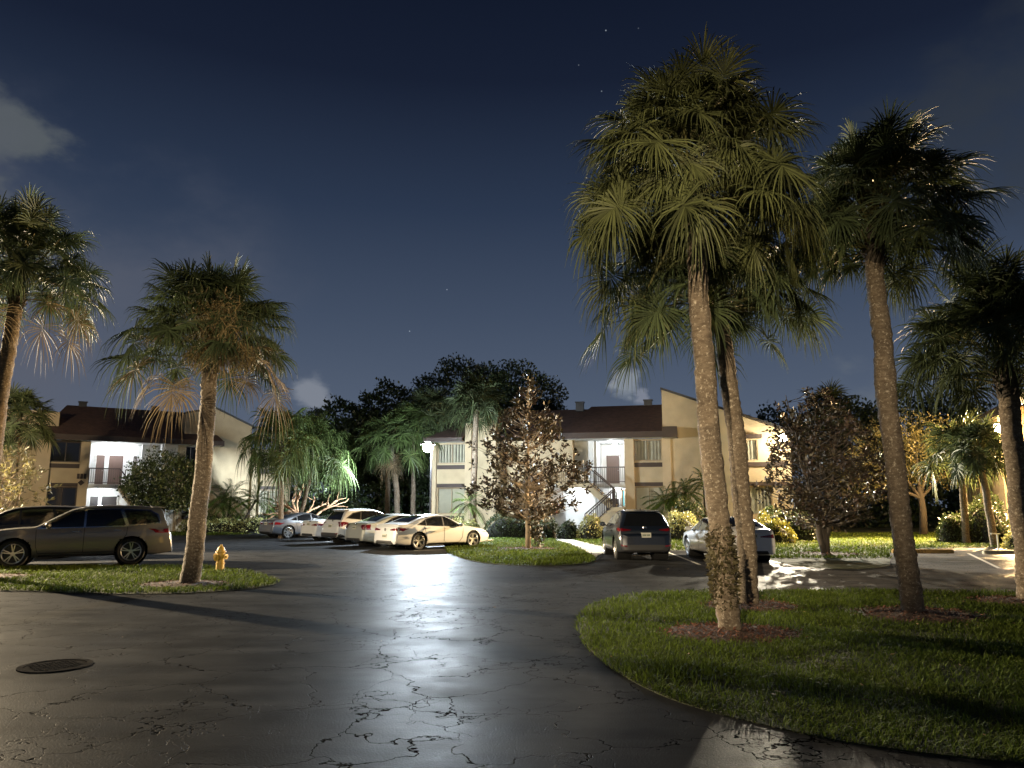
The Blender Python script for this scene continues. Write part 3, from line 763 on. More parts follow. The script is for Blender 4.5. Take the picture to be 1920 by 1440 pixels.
SUV = dict(L=5.10, W=1.93, H=1.80, wb=3.04, fo=.93, tr=.405, zb=.28, tum=.30, flean=-.06, rlean=.14,
    top=[(2.48, .86), (2.42, .98), (2.10, 1.08), (1.55, 1.14), (1.15, 1.17), (.75, 1.40), (.28, 1.66), (-.15, 1.755), (-.9, 1.79), (-1.7, 1.765), (-2.15, 1.715), (-2.27, 1.62), (-2.38, 1.36), (-2.47, 1.12), (-2.49, .98)],
    belt=[(-2.55, 1.10), (-1.8, 1.15), (-.5, 1.12), (.6, 1.09), (1.2, 1.06), (2.1, .98), (2.55, .82)],
    side=[[(.98, 1.135), (.36, 1.56), (.12, 1.64), (-.10, 1.655), (-.10, 1.155)], [(-.16, 1.155), (-.16, 1.66), (-1.04, 1.665), (-1.22, 1.20), (-1.16, 1.175)], [(-1.32, 1.21), (-1.14, 1.66), (-1.86, 1.625), (-2.08, 1.50), (-2.17, 1.27)]],
    side_trim=[(1.10, 1.11), (.38, 1.60), (.12, 1.67), (-.1, 1.685), (-1.10, 1.695), (-1.88, 1.655), (-2.12, 1.52), (-2.22, 1.24), (-1.2, 1.15), (-.1, 1.13)], trim_mat='chrome',
    wind=(1.12, .34, .74, .62), rear=('-x', [(-.62, 1.20), (.62, 1.20), (.55, 1.60), (-.55, 1.60)]), mirror=(.80, 1.16), handles=[(.08, 1.01), (-1.02, 1.04)],
    seams=[[(1.10, 1.08), (1.08, .62), (1.02, .40)], [(-.13, 1.13), (-.13, .40)], [(-1.28, 1.15), (-1.26, .92), (-1.08, .62), (-1.02, .42)], [(1.02, .40), (-1.02, .42)]],
    extra=[('tail_light', 'rear2', [(.30, 1.02), (.80, 1.04), (.93, 1.08), (.93, .95), (.30, .95)], 'tail'),
           ('tail_light', 'side', [(-2.42, 1.08), (-2.28, 1.07), (-2.32, .97), (-2.44, .95)], 'tail'),
           ('lower_bumper', 'rear', [(-.78, .42), (.78, .42), (.76, .56), (-.76, .56)], 'black_plastic'),
           ('head_light', 'side', [(2.40, .92), (2.05, .98), (2.10, .86), (2.42, .82)], 'headlamp'), ('head_light', 'front2', [(.50, .94), (.88, .95), (.90, .84), (.52, .84)], 'headlamp'),
           ('grille', 'front', [(-.45, .92), (.45, .92), (.4, .70), (-.4, .70)], 'black_plastic'),
           ('sill', 'side', [(1.0, .30), (1.0, .345), (-1.0, .345), (-1.0, .30)], 'chrome')],
    plate=(.86, 0), emblem=1.05, fin=-1.6, spoiler=(-2.2, 1.775, .6), exhaust=[.6], rimstyle=(5, 1), rimr=.70, paint='taupe', rails=(.0, -1.9, .62, 'black_plastic'), fwell=1)
CROSS = dict(L=4.55, W=1.84, H=1.67, wb=2.70, fo=.90, tr=.355, zb=.24, tum=.47, rlean=.16, flean=-.12,
    top=[(2.20, .74), (2.10, .86), (1.75, .96), (1.25, 1.04), (1.0, 1.08), (.6, 1.30), (.15, 1.53), (-.25, 1.635), (-.8, 1.66), (-1.35, 1.63), (-1.72, 1.56), (-1.85, 1.46), (-2.02, 1.20), (-2.12, 1.08), (-2.19, .98), (-2.21, .88)],
    belt=[(-2.3, 1.02), (-1.6, 1.09), (-.6, 1.04), (.4, .995), (1.05, .96), (1.75, .88), (2.3, .70)],
    side=[[(.85, 1.04), (.22, 1.44), (.02, 1.50), (-.06, 1.51), (-.06, 1.07)], [(-.12, 1.07), (-.12, 1.52), (-.92, 1.51), (-1.05, 1.14)], [(-1.12, 1.15), (-1.0, 1.49), (-1.40, 1.42), (-1.72, 1.22)]],
    side_trim=[(.95, 1.02), (.22, 1.475), (-.05, 1.545), (-.95, 1.54), (-1.45, 1.45), (-1.85, 1.20), (-1.1, 1.12), (-.1, 1.045)], trim_mat='black_plastic',
    wind=(.98, .24, .70, .58), rear=('-x', [(-.70, 1.12), (.70, 1.12), (.54, 1.52), (-.54, 1.52)]), mirror=(.66, 1.07), handles=[(.1, .92), (-.92, .955)], handle_mat='body',
    seams=[[(.95, .98), (.92, .60), (.84, .36)], [(-.09, 1.04), (-.09, .36)], [(-1.10, 1.09), (-1.02, .70), (-.88, .40)], [(.84, .36), (-.88, .38)]],
    extra=[('tail_light', 'rear2', [(.46, 1.00), (.72, 1.04), (.86, 1.06), (.88, .98), (.72, .95), (.48, .98)], 'tail'),
           ('tail_light', 'side', [(-2.10, 1.06), (-1.86, 1.05), (-1.96, .96), (-2.14, .94)], 'tail'),
           ('lower_bumper', 'rear', [(-.88, .30), (.88, .30), (.84, .46), (.6, .52), (-.6, .52), (-.84, .46)], 'black_plastic'),
           ('reflector', 'rear2', [(.62, .45), (.82, .48), (.82, .53), (.62, .50)], 'tail'),
           ('head_light', 'side', [(2.12, .80), (1.75, .86), (1.85, .76), (2.14, .72)], 'headlamp'), ('head_light', 'front2', [(.45, .80), (.80, .84), (.82, .76), (.46, .74)], 'headlamp'),
           ('grille', 'front', [(-.45, .78), (.45, .78), (.36, .46), (-.36, .46)], 'black_plastic'),
           ('sill', 'side', [(.85, .25), (.85, .35), (-.85, .35), (-.85, .25)], 'black_plastic')],
    plate=(.83, -.02), emblem=1.06, fin=-1.35, spoiler=(-1.76, 1.635, .56), exhaust=[.55, -.55], rimstyle=(5, 1), rimr=.72, paint='navy')
# ------------------------------------------------------------------ ground
tag((lambda m: (m.add([(-900, -300, -.06), (900, -300, -.06), (900, 1500, -.06), (-900, 1500, -.06)], [(0, 1, 2, 3)]), m.build('ground', M['lawn']))[1])(MB()), kind='structure')

def asphalt(k=1.0, warm=0.0):
    m = bpy.data.materials.new('asphalt'); m.use_nodes = True
    N, L = m.node_tree.nodes, m.node_tree.links; p = N['Principled BSDF']
    tc = N.new('ShaderNodeTexCoord')
    def noise(scale, det=6, rough=.55, vec=None, w=None):
        n = N.new('ShaderNodeTexNoise'); n.inputs['Scale'].default_value = scale; n.inputs['Detail'].default_value = det; n.inputs['Roughness'].default_value = rough
        L.new(vec or tc.outputs['Object'], n.inputs['Vector']); return n
    def math_(op, a, b=None, clamp=False):
        n = N.new('ShaderNodeMath'); n.operation = op; n.use_clamp = clamp
        for i, x in enumerate((a, b)):
            if x is None: continue
            if isinstance(x, (int, float)): n.inputs[i].default_value = x
            else: L.new(x, n.inputs[i])
        return n.outputs[0]
    def mapr(x, a, b, c, d):
        n = N.new('ShaderNodeMapRange'); n.inputs[1].default_value = a; n.inputs[2].default_value = b; n.inputs[3].default_value = c; n.inputs[4].default_value = d; L.new(x, n.inputs[0]); return n.outputs[0]
    big = noise(.22, 5); med = noise(1.6, 6); fine = noise(55, 3); sheen = noise(.9, 7, .65)
    # warped voronoi cracks
    warp = noise(1.3, 4); sub = N.new('ShaderNodeVectorMath'); sub.operation = 'SCALE'; L.new(warp.outputs['Color'], sub.inputs[0]); sub.inputs['Scale'].default_value = .9
    w2 = noise(7, 4); s2 = N.new('ShaderNodeVectorMath'); s2.operation = 'SCALE'; L.new(w2.outputs['Color'], s2.inputs[0]); s2.inputs['Scale'].default_value = .16
    add = N.new('ShaderNodeVectorMath'); L.new(tc.outputs['Object'], add.inputs[0]); L.new(sub.outputs[0], add.inputs[1])
    add2 = N.new('ShaderNodeVectorMath'); L.new(add.outputs[0], add2.inputs[0]); L.new(s2.outputs[0], add2.inputs[1])
    def crack(scale, width):
        v = N.new('ShaderNodeTexVoronoi'); v.feature = 'DISTANCE_TO_EDGE'; v.inputs['Scale'].default_value = scale; L.new(add2.outputs[0], v.inputs['Vector'])
        return mapr(v.outputs['Distance'], width*.35, width, 1, 0)
    wide = noise(.9, 3)
    c1 = math_('MULTIPLY', crack(.95, .0085), mapr(wide.outputs['Fac'], .36, .48, 0, 1))
    gate = noise(.55, 2); c2 = math_('MULTIPLY', crack(2.4, .014), mapr(gate.outputs['Fac'], .50, .60, 0, 1))
    cr = math_('MAXIMUM', c1, c2, True)
    # base colour: dark sealed asphalt, mottled, with long faint tyre-worn streaks
    mp = N.new('ShaderNodeMapping'); mp.inputs['Scale'].default_value = (.35, 2.2, 1); mp.inputs['Rotation'].default_value = (0, 0, .5); L.new(tc.outputs['Object'], mp.inputs[0])
    streak = noise(1.1, 6, .6, mp.outputs[0])
    val = math_('ADD', mapr(big.outputs['Fac'], .3, .7, .015, .032), mapr(med.outputs['Fac'], .3, .7, -.007, .009))
    val = math_('ADD', val, mapr(streak.outputs['Fac'], .35, .65, -.007, .009)); val = math_('ADD', val, mapr(fine.outputs['Fac'], .3, .75, -.013, .018))
    val = math_('MULTIPLY', val, mapr(cr, 0, 1, k, .12*k))
    cc = N.new('ShaderNodeCombineColor'); L.new(val, cc.inputs[0]); L.new(math_('MULTIPLY', val, 1.02 - warm), cc.inputs[1]); L.new(math_('MULTIPLY', val, 1.08 - 2.6*warm), cc.inputs[2])
    L.new(cc.outputs[0], p.inputs['Base Color'])
    ro = math_('ADD', mapr(sheen.outputs['Fac'], .3, .7, .40, .56), mapr(cr, 0, 1, 0, .4)); ro = math_('ADD', ro, mapr(streak.outputs['Fac'], .35, .65, -.02, .03), True)
    L.new(ro, p.inputs['Roughness']); L.new(mapr(cr, 0, 1, .15, .0), p.inputs['Specular IOR Level'])
    hgt = math_('ADD', math_('MULTIPLY', fine.outputs['Fac'], .30), math_('MULTIPLY', cr, -.35)); hgt = math_('ADD', hgt, math_('MULTIPLY', med.outputs['Fac'], .18)); hgt = math_('ADD', hgt, math_('MULTIPLY', streak.outputs['Fac'], .10))
    b = N.new('ShaderNodeBump'); b.inputs['Strength'].default_value = .55; b.inputs['Distance'].default_value = .02
    L.new(hgt, b.inputs['Height']); L.new(b.outputs[0], p.inputs['Normal'])
    df = N.new('ShaderNodeBsdfDiffuse'); L.new(cc.outputs[0], df.inputs[0]); L.new(b.outputs[0], df.inputs['Normal'])
    ms = N.new('ShaderNodeMixShader'); L.new(mapr(fine.outputs['Fac'], .3, .7, .48, .82), ms.inputs[0]); L.new(p.outputs[0], ms.inputs[1]); L.new(df.outputs[0], ms.inputs[2]); L.new(ms.outputs[0], N['Material Output'].inputs['Surface'])
    return m
M['asphalt'] = asphalt()
lot = [(-60, -25), (60, -25), (60, 44), (16, 46), (-10, 49.5), (-60, 49.5)]
tag(poly_sheet('parking_lot', lot, 0.0, M['asphalt']), kind='structure')
M['asphalt_old_lit'] = asphalt(4.4, .05)  # older asphalt with the lot's strong lamp light put into its colour

def gp(*pts): return [G(*p) for p in pts]
island_R = smooth_poly(gp((1082, 1160), (1120, 1131), (1210, 1114), (1400, 1108), (1650, 1109), (1920, 1114), (2500, 1130)) + [(16.5, 8.0), (14.5, 3.6), (9, 3.5)] + gp((1920, 1434), (1700, 1410), (1560, 1389), (1430, 1360), (1320, 1333), (1220, 1298), (1140, 1250), (1092, 1205)), 2)
island_L = smooth_poly([(-24, 21.6)] + gp((0, 1066), (200, 1063), (360, 1061), (445, 1069), (508, 1085), (522, 1093), (508, 1098), (440, 1108), (300, 1115), (150, 1113), (0, 1106)) + [(-24, 15.4)], 2)
island_C = smooth_poly(gp((826, 1031), (868, 1016), (888, 1002), (960, 998), (1012, 1000), (1030, 1011), (1075, 1025), (1108, 1043), (1117, 1052), (1100, 1057), (1040, 1061), (960, 1061), (880, 1053)), 2)
lawn_M = smooth_poly(gp((1050, 1005), (1046, 998), (1130, 993), (1290, 993), (1480, 985), (1800, 985), (1990, 1002)) + [(31, 34)] + gp((1920, 1026), (1800, 1027), (1692, 1031), (1662, 1036), (1672, 1058), (1660, 1064), (1600, 1068), (1500, 1063), (1430, 1047), (1420, 1035), (1290, 1033), (1150, 1031), (1100, 1020)), 1)
lawn_L = smooth_poly([(-45, 47.5)] + gp((300, 1005), (420, 1004), (505, 1000), (560, 996)) + [(-9, 49.0), (-6, 50), (-6, 70), (-45, 66)], 1)
lawn_B = smooth_poly(gp((888, 1001), (700, 999)) + [(-8, 49.5), (-8, 70), (14, 70), (14, 46), (3.6, 46)], 1)
for nm, pl in (('lawn', island_R), ('lawn', island_L), ('lawn', island_C), ('lawn', lawn_M), ('lawn', lawn_L), ('lawn', lawn_B)):
    poly_sheet(nm, pl, .010, M['lawn'], th=.03)
tag(poly_sheet('parking_bay', gp((1426, 1040), (1500, 1066), (1600, 1071), (1676, 1066), (1660, 1030)) + [(30, 30), (30, 15.2)] + gp((1920, 1120), (1650, 1116), (1440, 1116)), .003, M['asphalt_old_lit']), kind='structure')
# walkway, markings, stops
walk = gp((1012, 1001), (1036, 997), (1048, 1005), (1150, 1031), (1118, 1044), (1078, 1025), (1030, 1011)); poly_sheet('walkway', [(p[0], p[1]) for p in walk][::-1] if False else walk, .034, M['concrete'], th=.05)
def stripe(a, b, w=.10):
    a, b = np.array(G(*a)), np.array(G(*b)); d = (b-a)/np.linalg.norm(b-a); n = np.array([-d[1], d[0]])*w/2
    return [tuple(a-n), tuple(b-n), tuple(b+n), tuple(a+n)]
mk_ = MB()
lines = [((1253, 1036), (1312, 1059)), ((1816, 1038), (1874, 1066)), ((1440, 1035), (1520, 1062)), ((690, 1005), (640, 1022)), ((735, 1008), (690, 1030))]
for a, b in lines[:2]: mk_.add([(x, y, .007) for x, y in stripe(a, b)], [(0, 1, 2, 3)])
for k in range(5):     # stall lines of the angled bays
    c = np.array([-4.4 - 1.85*k, 32.0 + 2.75*k]) + np.array([.7, -1.1]); h = np.array([.82, .57])
    n = np.array([-.57, .82])*.05; a = c - h*.3; b = c + h*5.0
    mk_.add([(*(a-n), .007), (*(b-n), .007), (*(b+n), .007), (*(a+n), .007)], [(0, 1, 2, 3)])
tag(mk_.build('road_markings', M['line_paint']), kind='structure')

def wheel_stop(px, py, ang, length, mat, label, text=None):
    x, y = G(px, py); o = tag(empty('wheel_stop', (x, y, 0), ang), label, 'wheel stop', 'concrete wheel stops in the car park')
    m = MB(); h = length/2
    m.prism([(-.09, 0), (.09, 0), (.075, .12), (.05, .145), (-.05, .145), (-.075, .12)], -h, h, 'x')
    # bevelled ends come from a second slimmer block
    m.prism([(-.075, 0), (.075, 0), (.06, .10), (.04, .12), (-.04, .12), (-.06, .10)], -h-.05, h+.05, 'x')
    m.build('block', M[mat], o)
    if text:
        cu = bpy.data.curves.new('lettering', 'FONT'); cu.body = text; cu.size = .15; cu.align_x = 'CENTER'; cu.align_y = 'CENTER'; cu.extrude = .002; cu.space_character = 1.5
        t = bpy.data.objects.new('lettering', cu); C.objects.link(t); t.parent = o; t.location = (-.2, -.088, .066); t.rotation_euler = (R(83), 0, 0)
        me = bpy.data.meshes.new_from_object(t); me.materials.append(M['text_dark']); lo, ro = t.location.copy(), t.rotation_euler.copy(); bpy.data.objects.remove(t); t = link('lettering', me, o); t.location = lo; t.rotation_euler = ro
    return o
wheel_stop(1730, 1037, -.03, 2.2, 'yellow_paint', 'yellow wheel stop with dark GUEST lettering at the lawn edge', 'GUEST')
wheel_stop(1905, 1039, -.03, 2.3, 'cream_paint', 'pale yellow wheel stop without lettering, beyond the white bay line on the right')
wheel_stop(462, 994, .06, 3.2, 'cream_paint', 'cream wheel stop on the strip of lawn below the yellow hedge')
wheel_stop(893, 1017, .55, 1.8, 'white_paint', 'white wheel stop at the nose of the nearest white sedan')

# manhole
mx, my = G(104, 1249)
o = tag(empty('manhole_cover', (mx, my, 0)), 'round iron manhole cover set in the asphalt', 'manhole cover')
m = MB(); m.lathe([(.37, .0), (.37, .012), (.31, .014), (.31, .003)], 40); m.build('rim', M['iron'], o, True, 30)
m = MB(); m.lathe([(.305, .003), (.305, .008), (.001, .009)], 40)
for i in range(-4, 5):
    for j in range(-4, 5):
        if math.hypot(i, j) < 4.2: m.box(i*.06-.018, i*.06+.018, j*.06-.018, j*.06+.018, .007, .014)
m.build('lid', M['iron'], o)

# ------------------------------------------------------------------ buildings
ZF, ZU, ZE = .35, 3.22, 6.05            # slab, upper floor, eave soffit
class Bld:
    def __init__(s, px, Y, ang, name, label, cat='building'):
        d = ray(px, 950); s.O = np.array([d[0]/d[1]*Y, Y]); s.a = ang
        s.ua = np.array([math.cos(ang), math.sin(ang)]); s.va = np.array([-math.sin(ang), math.cos(ang)])
        s.o = tag(empty(name, (s.O[0], s.O[1], 0), ang), label, cat)
    def u(s, px, v=0.0, py=900):
        return s.uz(px, py, v)[0]
    def uz(s, px, py, v=0.0):
        d = ray(px, py); k = d[:2]
        t = (s.O @ s.va + v)/(k @ s.va); p = k*t
        return (p - s.O) @ s.ua, HC + d[2]*t
    def w(s, u, v, z):
        p = s.O + s.ua*u + s.va*v; return (p[0], p[1], z)

def window(B, u0, u1, v, z0, z1, style='pane', frame='frame', split=True, parent=None, fw=.07):
    """frame with two sliding panes set in an opening; v is the outer face of the frame"""
    m = MB(); u0, u1 = min(u0, u1), max(u0, u1)
    m.box(u0, u0+fw, v, v+.14, z0, z1); m.box(u1-fw, u1, v, v+.14, z0, z1); m.box(u0+fw, u1-fw, v, v+.14, z1-fw, z1); m.box(u0+fw, u1-fw, v, v+.14, z0, z0+fw)
    if split: c = (u0+u1)/2; m.box(c-.025, c+.025, v+.02, v+.12, z0+fw, z1-fw)
    f = m.build('window', M[frame], parent or B.o)
    m = MB(); m.add([(u0+fw, v+.07, z0+fw), (u1-fw, v+.07, z0+fw), (u1-fw, v+.07, z1-fw), (u0+fw, v+.07, z1-fw)], [(0, 1, 2, 3)]); m.build('pane', M['pane'] if style == 'pane' else M['glass_thin'], f)
    if style == 'blind':
        m = MB(); n = int((z1-z0)/.06)
        for i in range(n):
            z = z0+fw+.02 + i*(z1-z0-2*fw-.02)/n
            m.bar((u0+fw+.01, v+.16, z), (u1-fw-.01, v+.16, z), .05, .012)
        m.box(u0+fw, u1-fw, v+.20, v+.21, z0+fw, z1-fw); m.build('blind', M['blind'], f)
    elif style in ('curtain', 'vertical'):
        m = MB(); n = int((u1-u0)/.11); a0 = u0+fw+.01
        for i in range(n):
            q = a0 + i*(u1-u0-2*fw-.02)/n
            if style == 'curtain' and .44 < (i+.5)/n < .56: continue
            m.bar((q+.05, v+.17, z0+fw), (q+.05, v+.17, z1-fw), .012 if i % 2 else .10, .09)
        m.box(u0+fw, u1-fw, v+.30, v+.31, z0+fw, z1-fw); m.build('blind', M['curtain'], f)
    return f
M['glass_thin'] = mk('window_glass', (.5, .52, .5), .05, var=.02)
def thin_glass():
    m = M['glass_thin']; N, L = m.node_tree.nodes, m.node_tree.links
    t = N.new('ShaderNodeBsdfTransparent'); t.inputs[0].default_value = (.93, .95, .93, 1); g = N.new('ShaderNodeBsdfGlossy'); g.inputs['Roughness'].default_value = .03
    mx_ = N.new('ShaderNodeMixShader'); mx_.inputs[0].default_value = .08; L.new(t.outputs[0], mx_.inputs[1]); L.new(g.outputs[0], mx_.inputs[2]); L.new(mx_.outputs[0], N['Material Output'].inputs['Surface'])
thin_glass()

def bay(B, u0, u1, v, rows, top, depth=.6, mat='stucco', z0=0.0, styles=('pane', 'pane'), frame='frame', bands=True, inset=.10):
    """window bay between piers: rows [(z0,z1)...] of openings; solid wall between, brown sill and head bands"""
    m = MB(); zs = [z0]
    for a, b in rows: zs += [a, b]
    zs.append(top)
    for i in range(0, len(zs), 2): m.box(u0, u1, v, v+depth, zs[i], zs[i+1])
    m.build_each('wall', M[mat], B.o)
    for (a, b), st in zip(rows, styles): window(B, u0+.002, u1-.002, v+inset, a+.002, b-.002, st, frame)
    if bands:
        m = MB(); (a0, b0), (a1, b1) = rows[0], rows[-1]
        m.box(u0, u1, v-.05, v-.003, a1-.38, a1-.10); m.box(u0, u1, v-.05, v-.003, b0+.02, b0+.26); m.box(u0, u1, v-.05, v-.003, a0-.36, a0-.10)
        m.build_each('trim_band', M['brown_trim'], B.o)

def railing(B, pts, h=1.05, step=.13, name='railing', posts=True):
    m = MB()
    for p, q in zip(pts[:-1], pts[1:]):
        p, q = np.array(p), np.array(q); L = np.linalg.norm(q[:2]-p[:2]); n = max(2, int(L/step))
        m.bar(tuple(p + Z*h), tuple(q + Z*h), .07, .07); m.bar(tuple(p + Z*.12), tuple(q + Z*.12), .04, .04)
        for i in range(n+1):
            c = p + (q-p)*i/n; e = .055 if i in (0, n) and posts else .022
            m.box(c[0]-e/2, c[0]+e/2, c[1]-e/2, c[1]+e/2, c[2]+(.0 if e > .03 else .12), c[2]+h)
    return m.build(name, M['rail'], B.o)

def door(B, u0, u1, v, z0, z1, mat='door', label=None):
    m = MB(); m.box(u0, u1, v, v+.05, z0, z1)
    d = m.build('door', M[mat], B.o)
    m = MB(); m.box(u0-.08, u0-.003, v-.03, v+.05, z0, z1+.08); m.box(u1+.003, u1+.08, v-.03, v+.05, z0, z1+.08); m.box(u0-.003, u1+.003, v-.03, v+.05, z1+.003, z1+.08); m.build('frame', M['white_wall'], d)
    m = MB(); m.lathe([(.001, -.06), (.03, -.055), (.03, -.03), (.012, -.028), (.012, 0)], 12, 'y', c=(u1-.09, v, z0+1.0)); m.build('handle', M['chrome'], d, True)
    return d

def roof_slab(B, a, b, thick=.16, name='roof', mat='roof', parent=None):
    """a: [(u,v,z)...4 corners ccw] slab"""
    m = MB(); q = [Vector(p) for p in a]; n = (q[1]-q[0]).cross(q[3]-q[0]).normalized()
    if n.z < 0: n = -n
    lo = [tuple(p - n*thick) for p in q]
    m.add([tuple(p) for p in q] + lo, [(0, 1, 2, 3), (7, 6, 5, 4), (0, 4, 5, 1), (1, 5, 6, 2), (2, 6, 7, 3), (3, 7, 4, 0)])
    return m.build(name, M[mat], parent or B.o)

def lamp_globe(name, loc, power, color, label, r=.16, cat='lamp', hood=None, group=None, arm=None):
    o = tag(empty(name, loc), label, cat, group)
    A = 4*math.pi*r*r; s = power/(math.pi*A)
    bm = bmesh.new(); bmesh.ops.create_icosphere(bm, subdivisions=2, radius=r); me = bpy.data.meshes.new('bulb'); bm.to_mesh(me); bm.free()
    me.polygons.foreach_set('use_smooth', np.ones(len(me.polygons), bool)); me.materials.append(glow('lit_' + name, color, s)); link('bulb', me, o)
    if hood == 'ceiling':
        m = MB(); m.lathe([(.001, r+.06), (r*1.3, r+.06), (r*1.3, r+.02), (r*.5, r*.86)], 20); m.build('base', M['lamp_metal'], o, True, 40)
    if hood == 'wall':
        m = MB(); dx, dy = arm; m.bar((0, 0, r*.6), (dx, dy, r*.6 + .05), .05, .05); m.lathe([(.001, r+.07), (r*.9, r+.05), (r*1.15, r*.75)], 16); m.build('bracket', M['lamp_metal'], o)
    return o

# ---- centre building
B = Bld(1240, 47.5, R(-13), 'apartment_building', 'tan stucco apartment block with open stair between the magnolia and the two front palms')
u = B.u
UW, LW = (4.63, 6.0), (1.25, 3.02)
m = MB()
for a, b in ((1172, 1189.5), (1243, 1259)): m.box(u(a), u(b), 0, .62, 0, ZE)
m.box(u(872), u(884), -.1, .6, 0, 7.3); m.box(u(918), u(930), -.1, .6, 0, 7.3)
m.build_each('pier', M['stucco_pier'], B.o)
bay(B, u(1189.5), u(1243), .22, [LW, UW], ZE, .4, styles=('blind', 'curtain'))
bay(B, u(817), u(872), .22, [LW, UW], ZE, .4, styles=('blind', 'curtain'))
m = MB(); m.box(u(809), u(817), 0, .62, 0, ZE); m.build_each('pier', M['stucco_pier'], B.o)
# wing with the high shed-roof wall
uL, zL = B.uz(1240, 731, .1); u1368, z1368 = B.uz(1368, 773, .1); zN = B.uz(1241, 805, .1)[1]
m = MB(); m.prism([(u(1259), 0), (u1368, 0), (u1368, z1368), (uL, zL), (uL, zN), (u(1259), zN)], .1, 8.5); m.build('wing_wall', M['stucco'], B.o)
ur, zr = B.uz(1458, 803, 1.3); uq, zq = B.uz(1368, 773, 1.3)
m = MB()
bu0, bu1 = B.u(1384, 1.3), B.u(1424, 1.3); lu0, lu1 = B.u(1384, 1.3), B.u(1446, 1.3)
u13, u14 = u1368 - .02, B.u(1476, 1.3)
zt = lambda uu: zq + (zr - zq)*(uu - uq)/(ur - uq)
# back wall pieces around the two openings
m.box(u13, bu0, 1.3, 1.6, 0, 6.0); m.box(bu0, u14, 1.3, 1.6, 0, LW[0]); m.box(bu0, u14, 1.3, 1.6, LW[1], UW[0]); m.box(lu1, u14, 1.3, 1.6, LW[0], LW[1]); m.box(bu1, u14, 1.3, 1.6, UW[0], 6.0)
m.prism([(u13, 6.0), (u14, 6.0), (u14, max(6.02, zt(u14))), (u13, zt(u13))], 1.3, 1.6)
m.prism([(u13, 0), (u14, 0), (u14, max(6.0, zt(u14))), (u13, zt(u13))], 2.2, 8.5)
m.box(u14, u14+.3, 1.3, 8.5, 0, 6.0)
m.build_each('wing_wall', M['stucco'], B.o)
window(B, bu0, bu1, 1.34, UW[0], UW[1], 'curtain'); window(B, lu0, lu1, 1.34, LW[0], LW[1], 'curtain', split=False)
m = MB(); m.box(bu0, u14, 1.22, 1.297, 4.25, 4.53); m.box(bu0, u14, 1.22, 1.297, 3.06, 3.29); m.box(bu0-.1, B.u(1432, .9), .55, 1.297, 6.02, 6.25); m.build_each('trim_band', M['brown_trim'], B.o)
m = MB(); m.prism([(uL-.06, zL+.02), (u1368+.05, z1368+.0), (u1368+.05, z1368+.14), (uL-.06, zL+.16)], -.02, 8.6)
m.prism([(u13+.06, zt(u13)+.01), (u14+.4, zt(u14+.4)+.01), (u14+.4, zt(u14+.4)+.14), (u13+.06, zt(u13)+.14)], .9, 8.6)
m.build_each('coping', M['dark_cap'], B.o)
# main roof
e0u, e0z = B.uz(1050, 815, -1.0); e1u, e1z = B.uz(1268, 801, -1.0); zf1 = 6.42
r0u, r0z = B.uz(1109, 764, 4.6); r1u, r1z = B.uz(1241, 757, 4.6)
zr_ = (r0z + r1z)/2
roof_slab(B, [(e0u, -1.0, zf1), (uL-.01, -1.0, zf1), (uL-.01, 4.6, zr_), (r0u, 4.6, zr_)], None)
roof_slab(B, [(uL-.01, -1.0, zf1), (e1u, -1.0, zf1), (e1u, .09, zf1+.28), (uL-.01, .09, zf1+.28)], None)
roof_slab(B, [(r0u, 4.6, zr_), (uL-.01, 4.6, zr_), (uL-.01, 10, zr_-1.6), (r0u, 10, zr_-1.6)], None)
roof_slab(B, [(e0u, -1.0, zf1), (r0u, 4.6, zr_), (r0u, 10, zr_-1.6), (e0u, 10, zf1-.2)], None)
# left roofs
l0u = u(905, 2.0)
roof_slab(B, [(u(900), .6, zf1+.1), (e0u+1.2, .6, zf1+.1), (r0u-.1, 5.6, zr_-.05), (u(925, 5.6), 5.6, zr_-.05)], None)
roof_slab(B, [(u(800), -.8, zf1-.1), (u(872), -.8, zf1-.1), (u(872), 5, zr_-.3), (u(812, 5), 5, zr_-.3)], None)
m = MB(); m.box(e0u, e1u, -1.05, -1.003, ZE-.02, zf1); m.box(uL+.01, e1u+.05, -1.12, -1.055, ZE-.06, zf1+.26); m.box(e1u, e1u+.05, -1.05, .09, ZE-.02, zf1+.0); m.box(u(800), u(872), -.86, -.803, ZE-.02, zf1-.12); m.build_each('fascia', M['brown_trim'], B.o)
m = MB(); m.box(e0u, e1u, -1.0, .0, ZE-.0, ZE+.05); m.box(u(1050), u(1172), 0.0, 4.2, ZE-.0, ZE+.05); m.box(u(800), u(872), -.8, .2, ZE, ZE+.05); m.build_each('soffit', M['white_wall'], B.o)
for px in (1087, 1215):
    uu, zz = B.uz(px, 757, 4.6); m = MB(); m.box(uu-.28, uu+.28, 4.5, 4.9, zr_-.3, zr_+.32); m.box(uu-.33, uu+.33, 4.45, 4.95, zr_+.322, zr_+.38); m.build('roof_vent', M['dark_cap'], B.o)
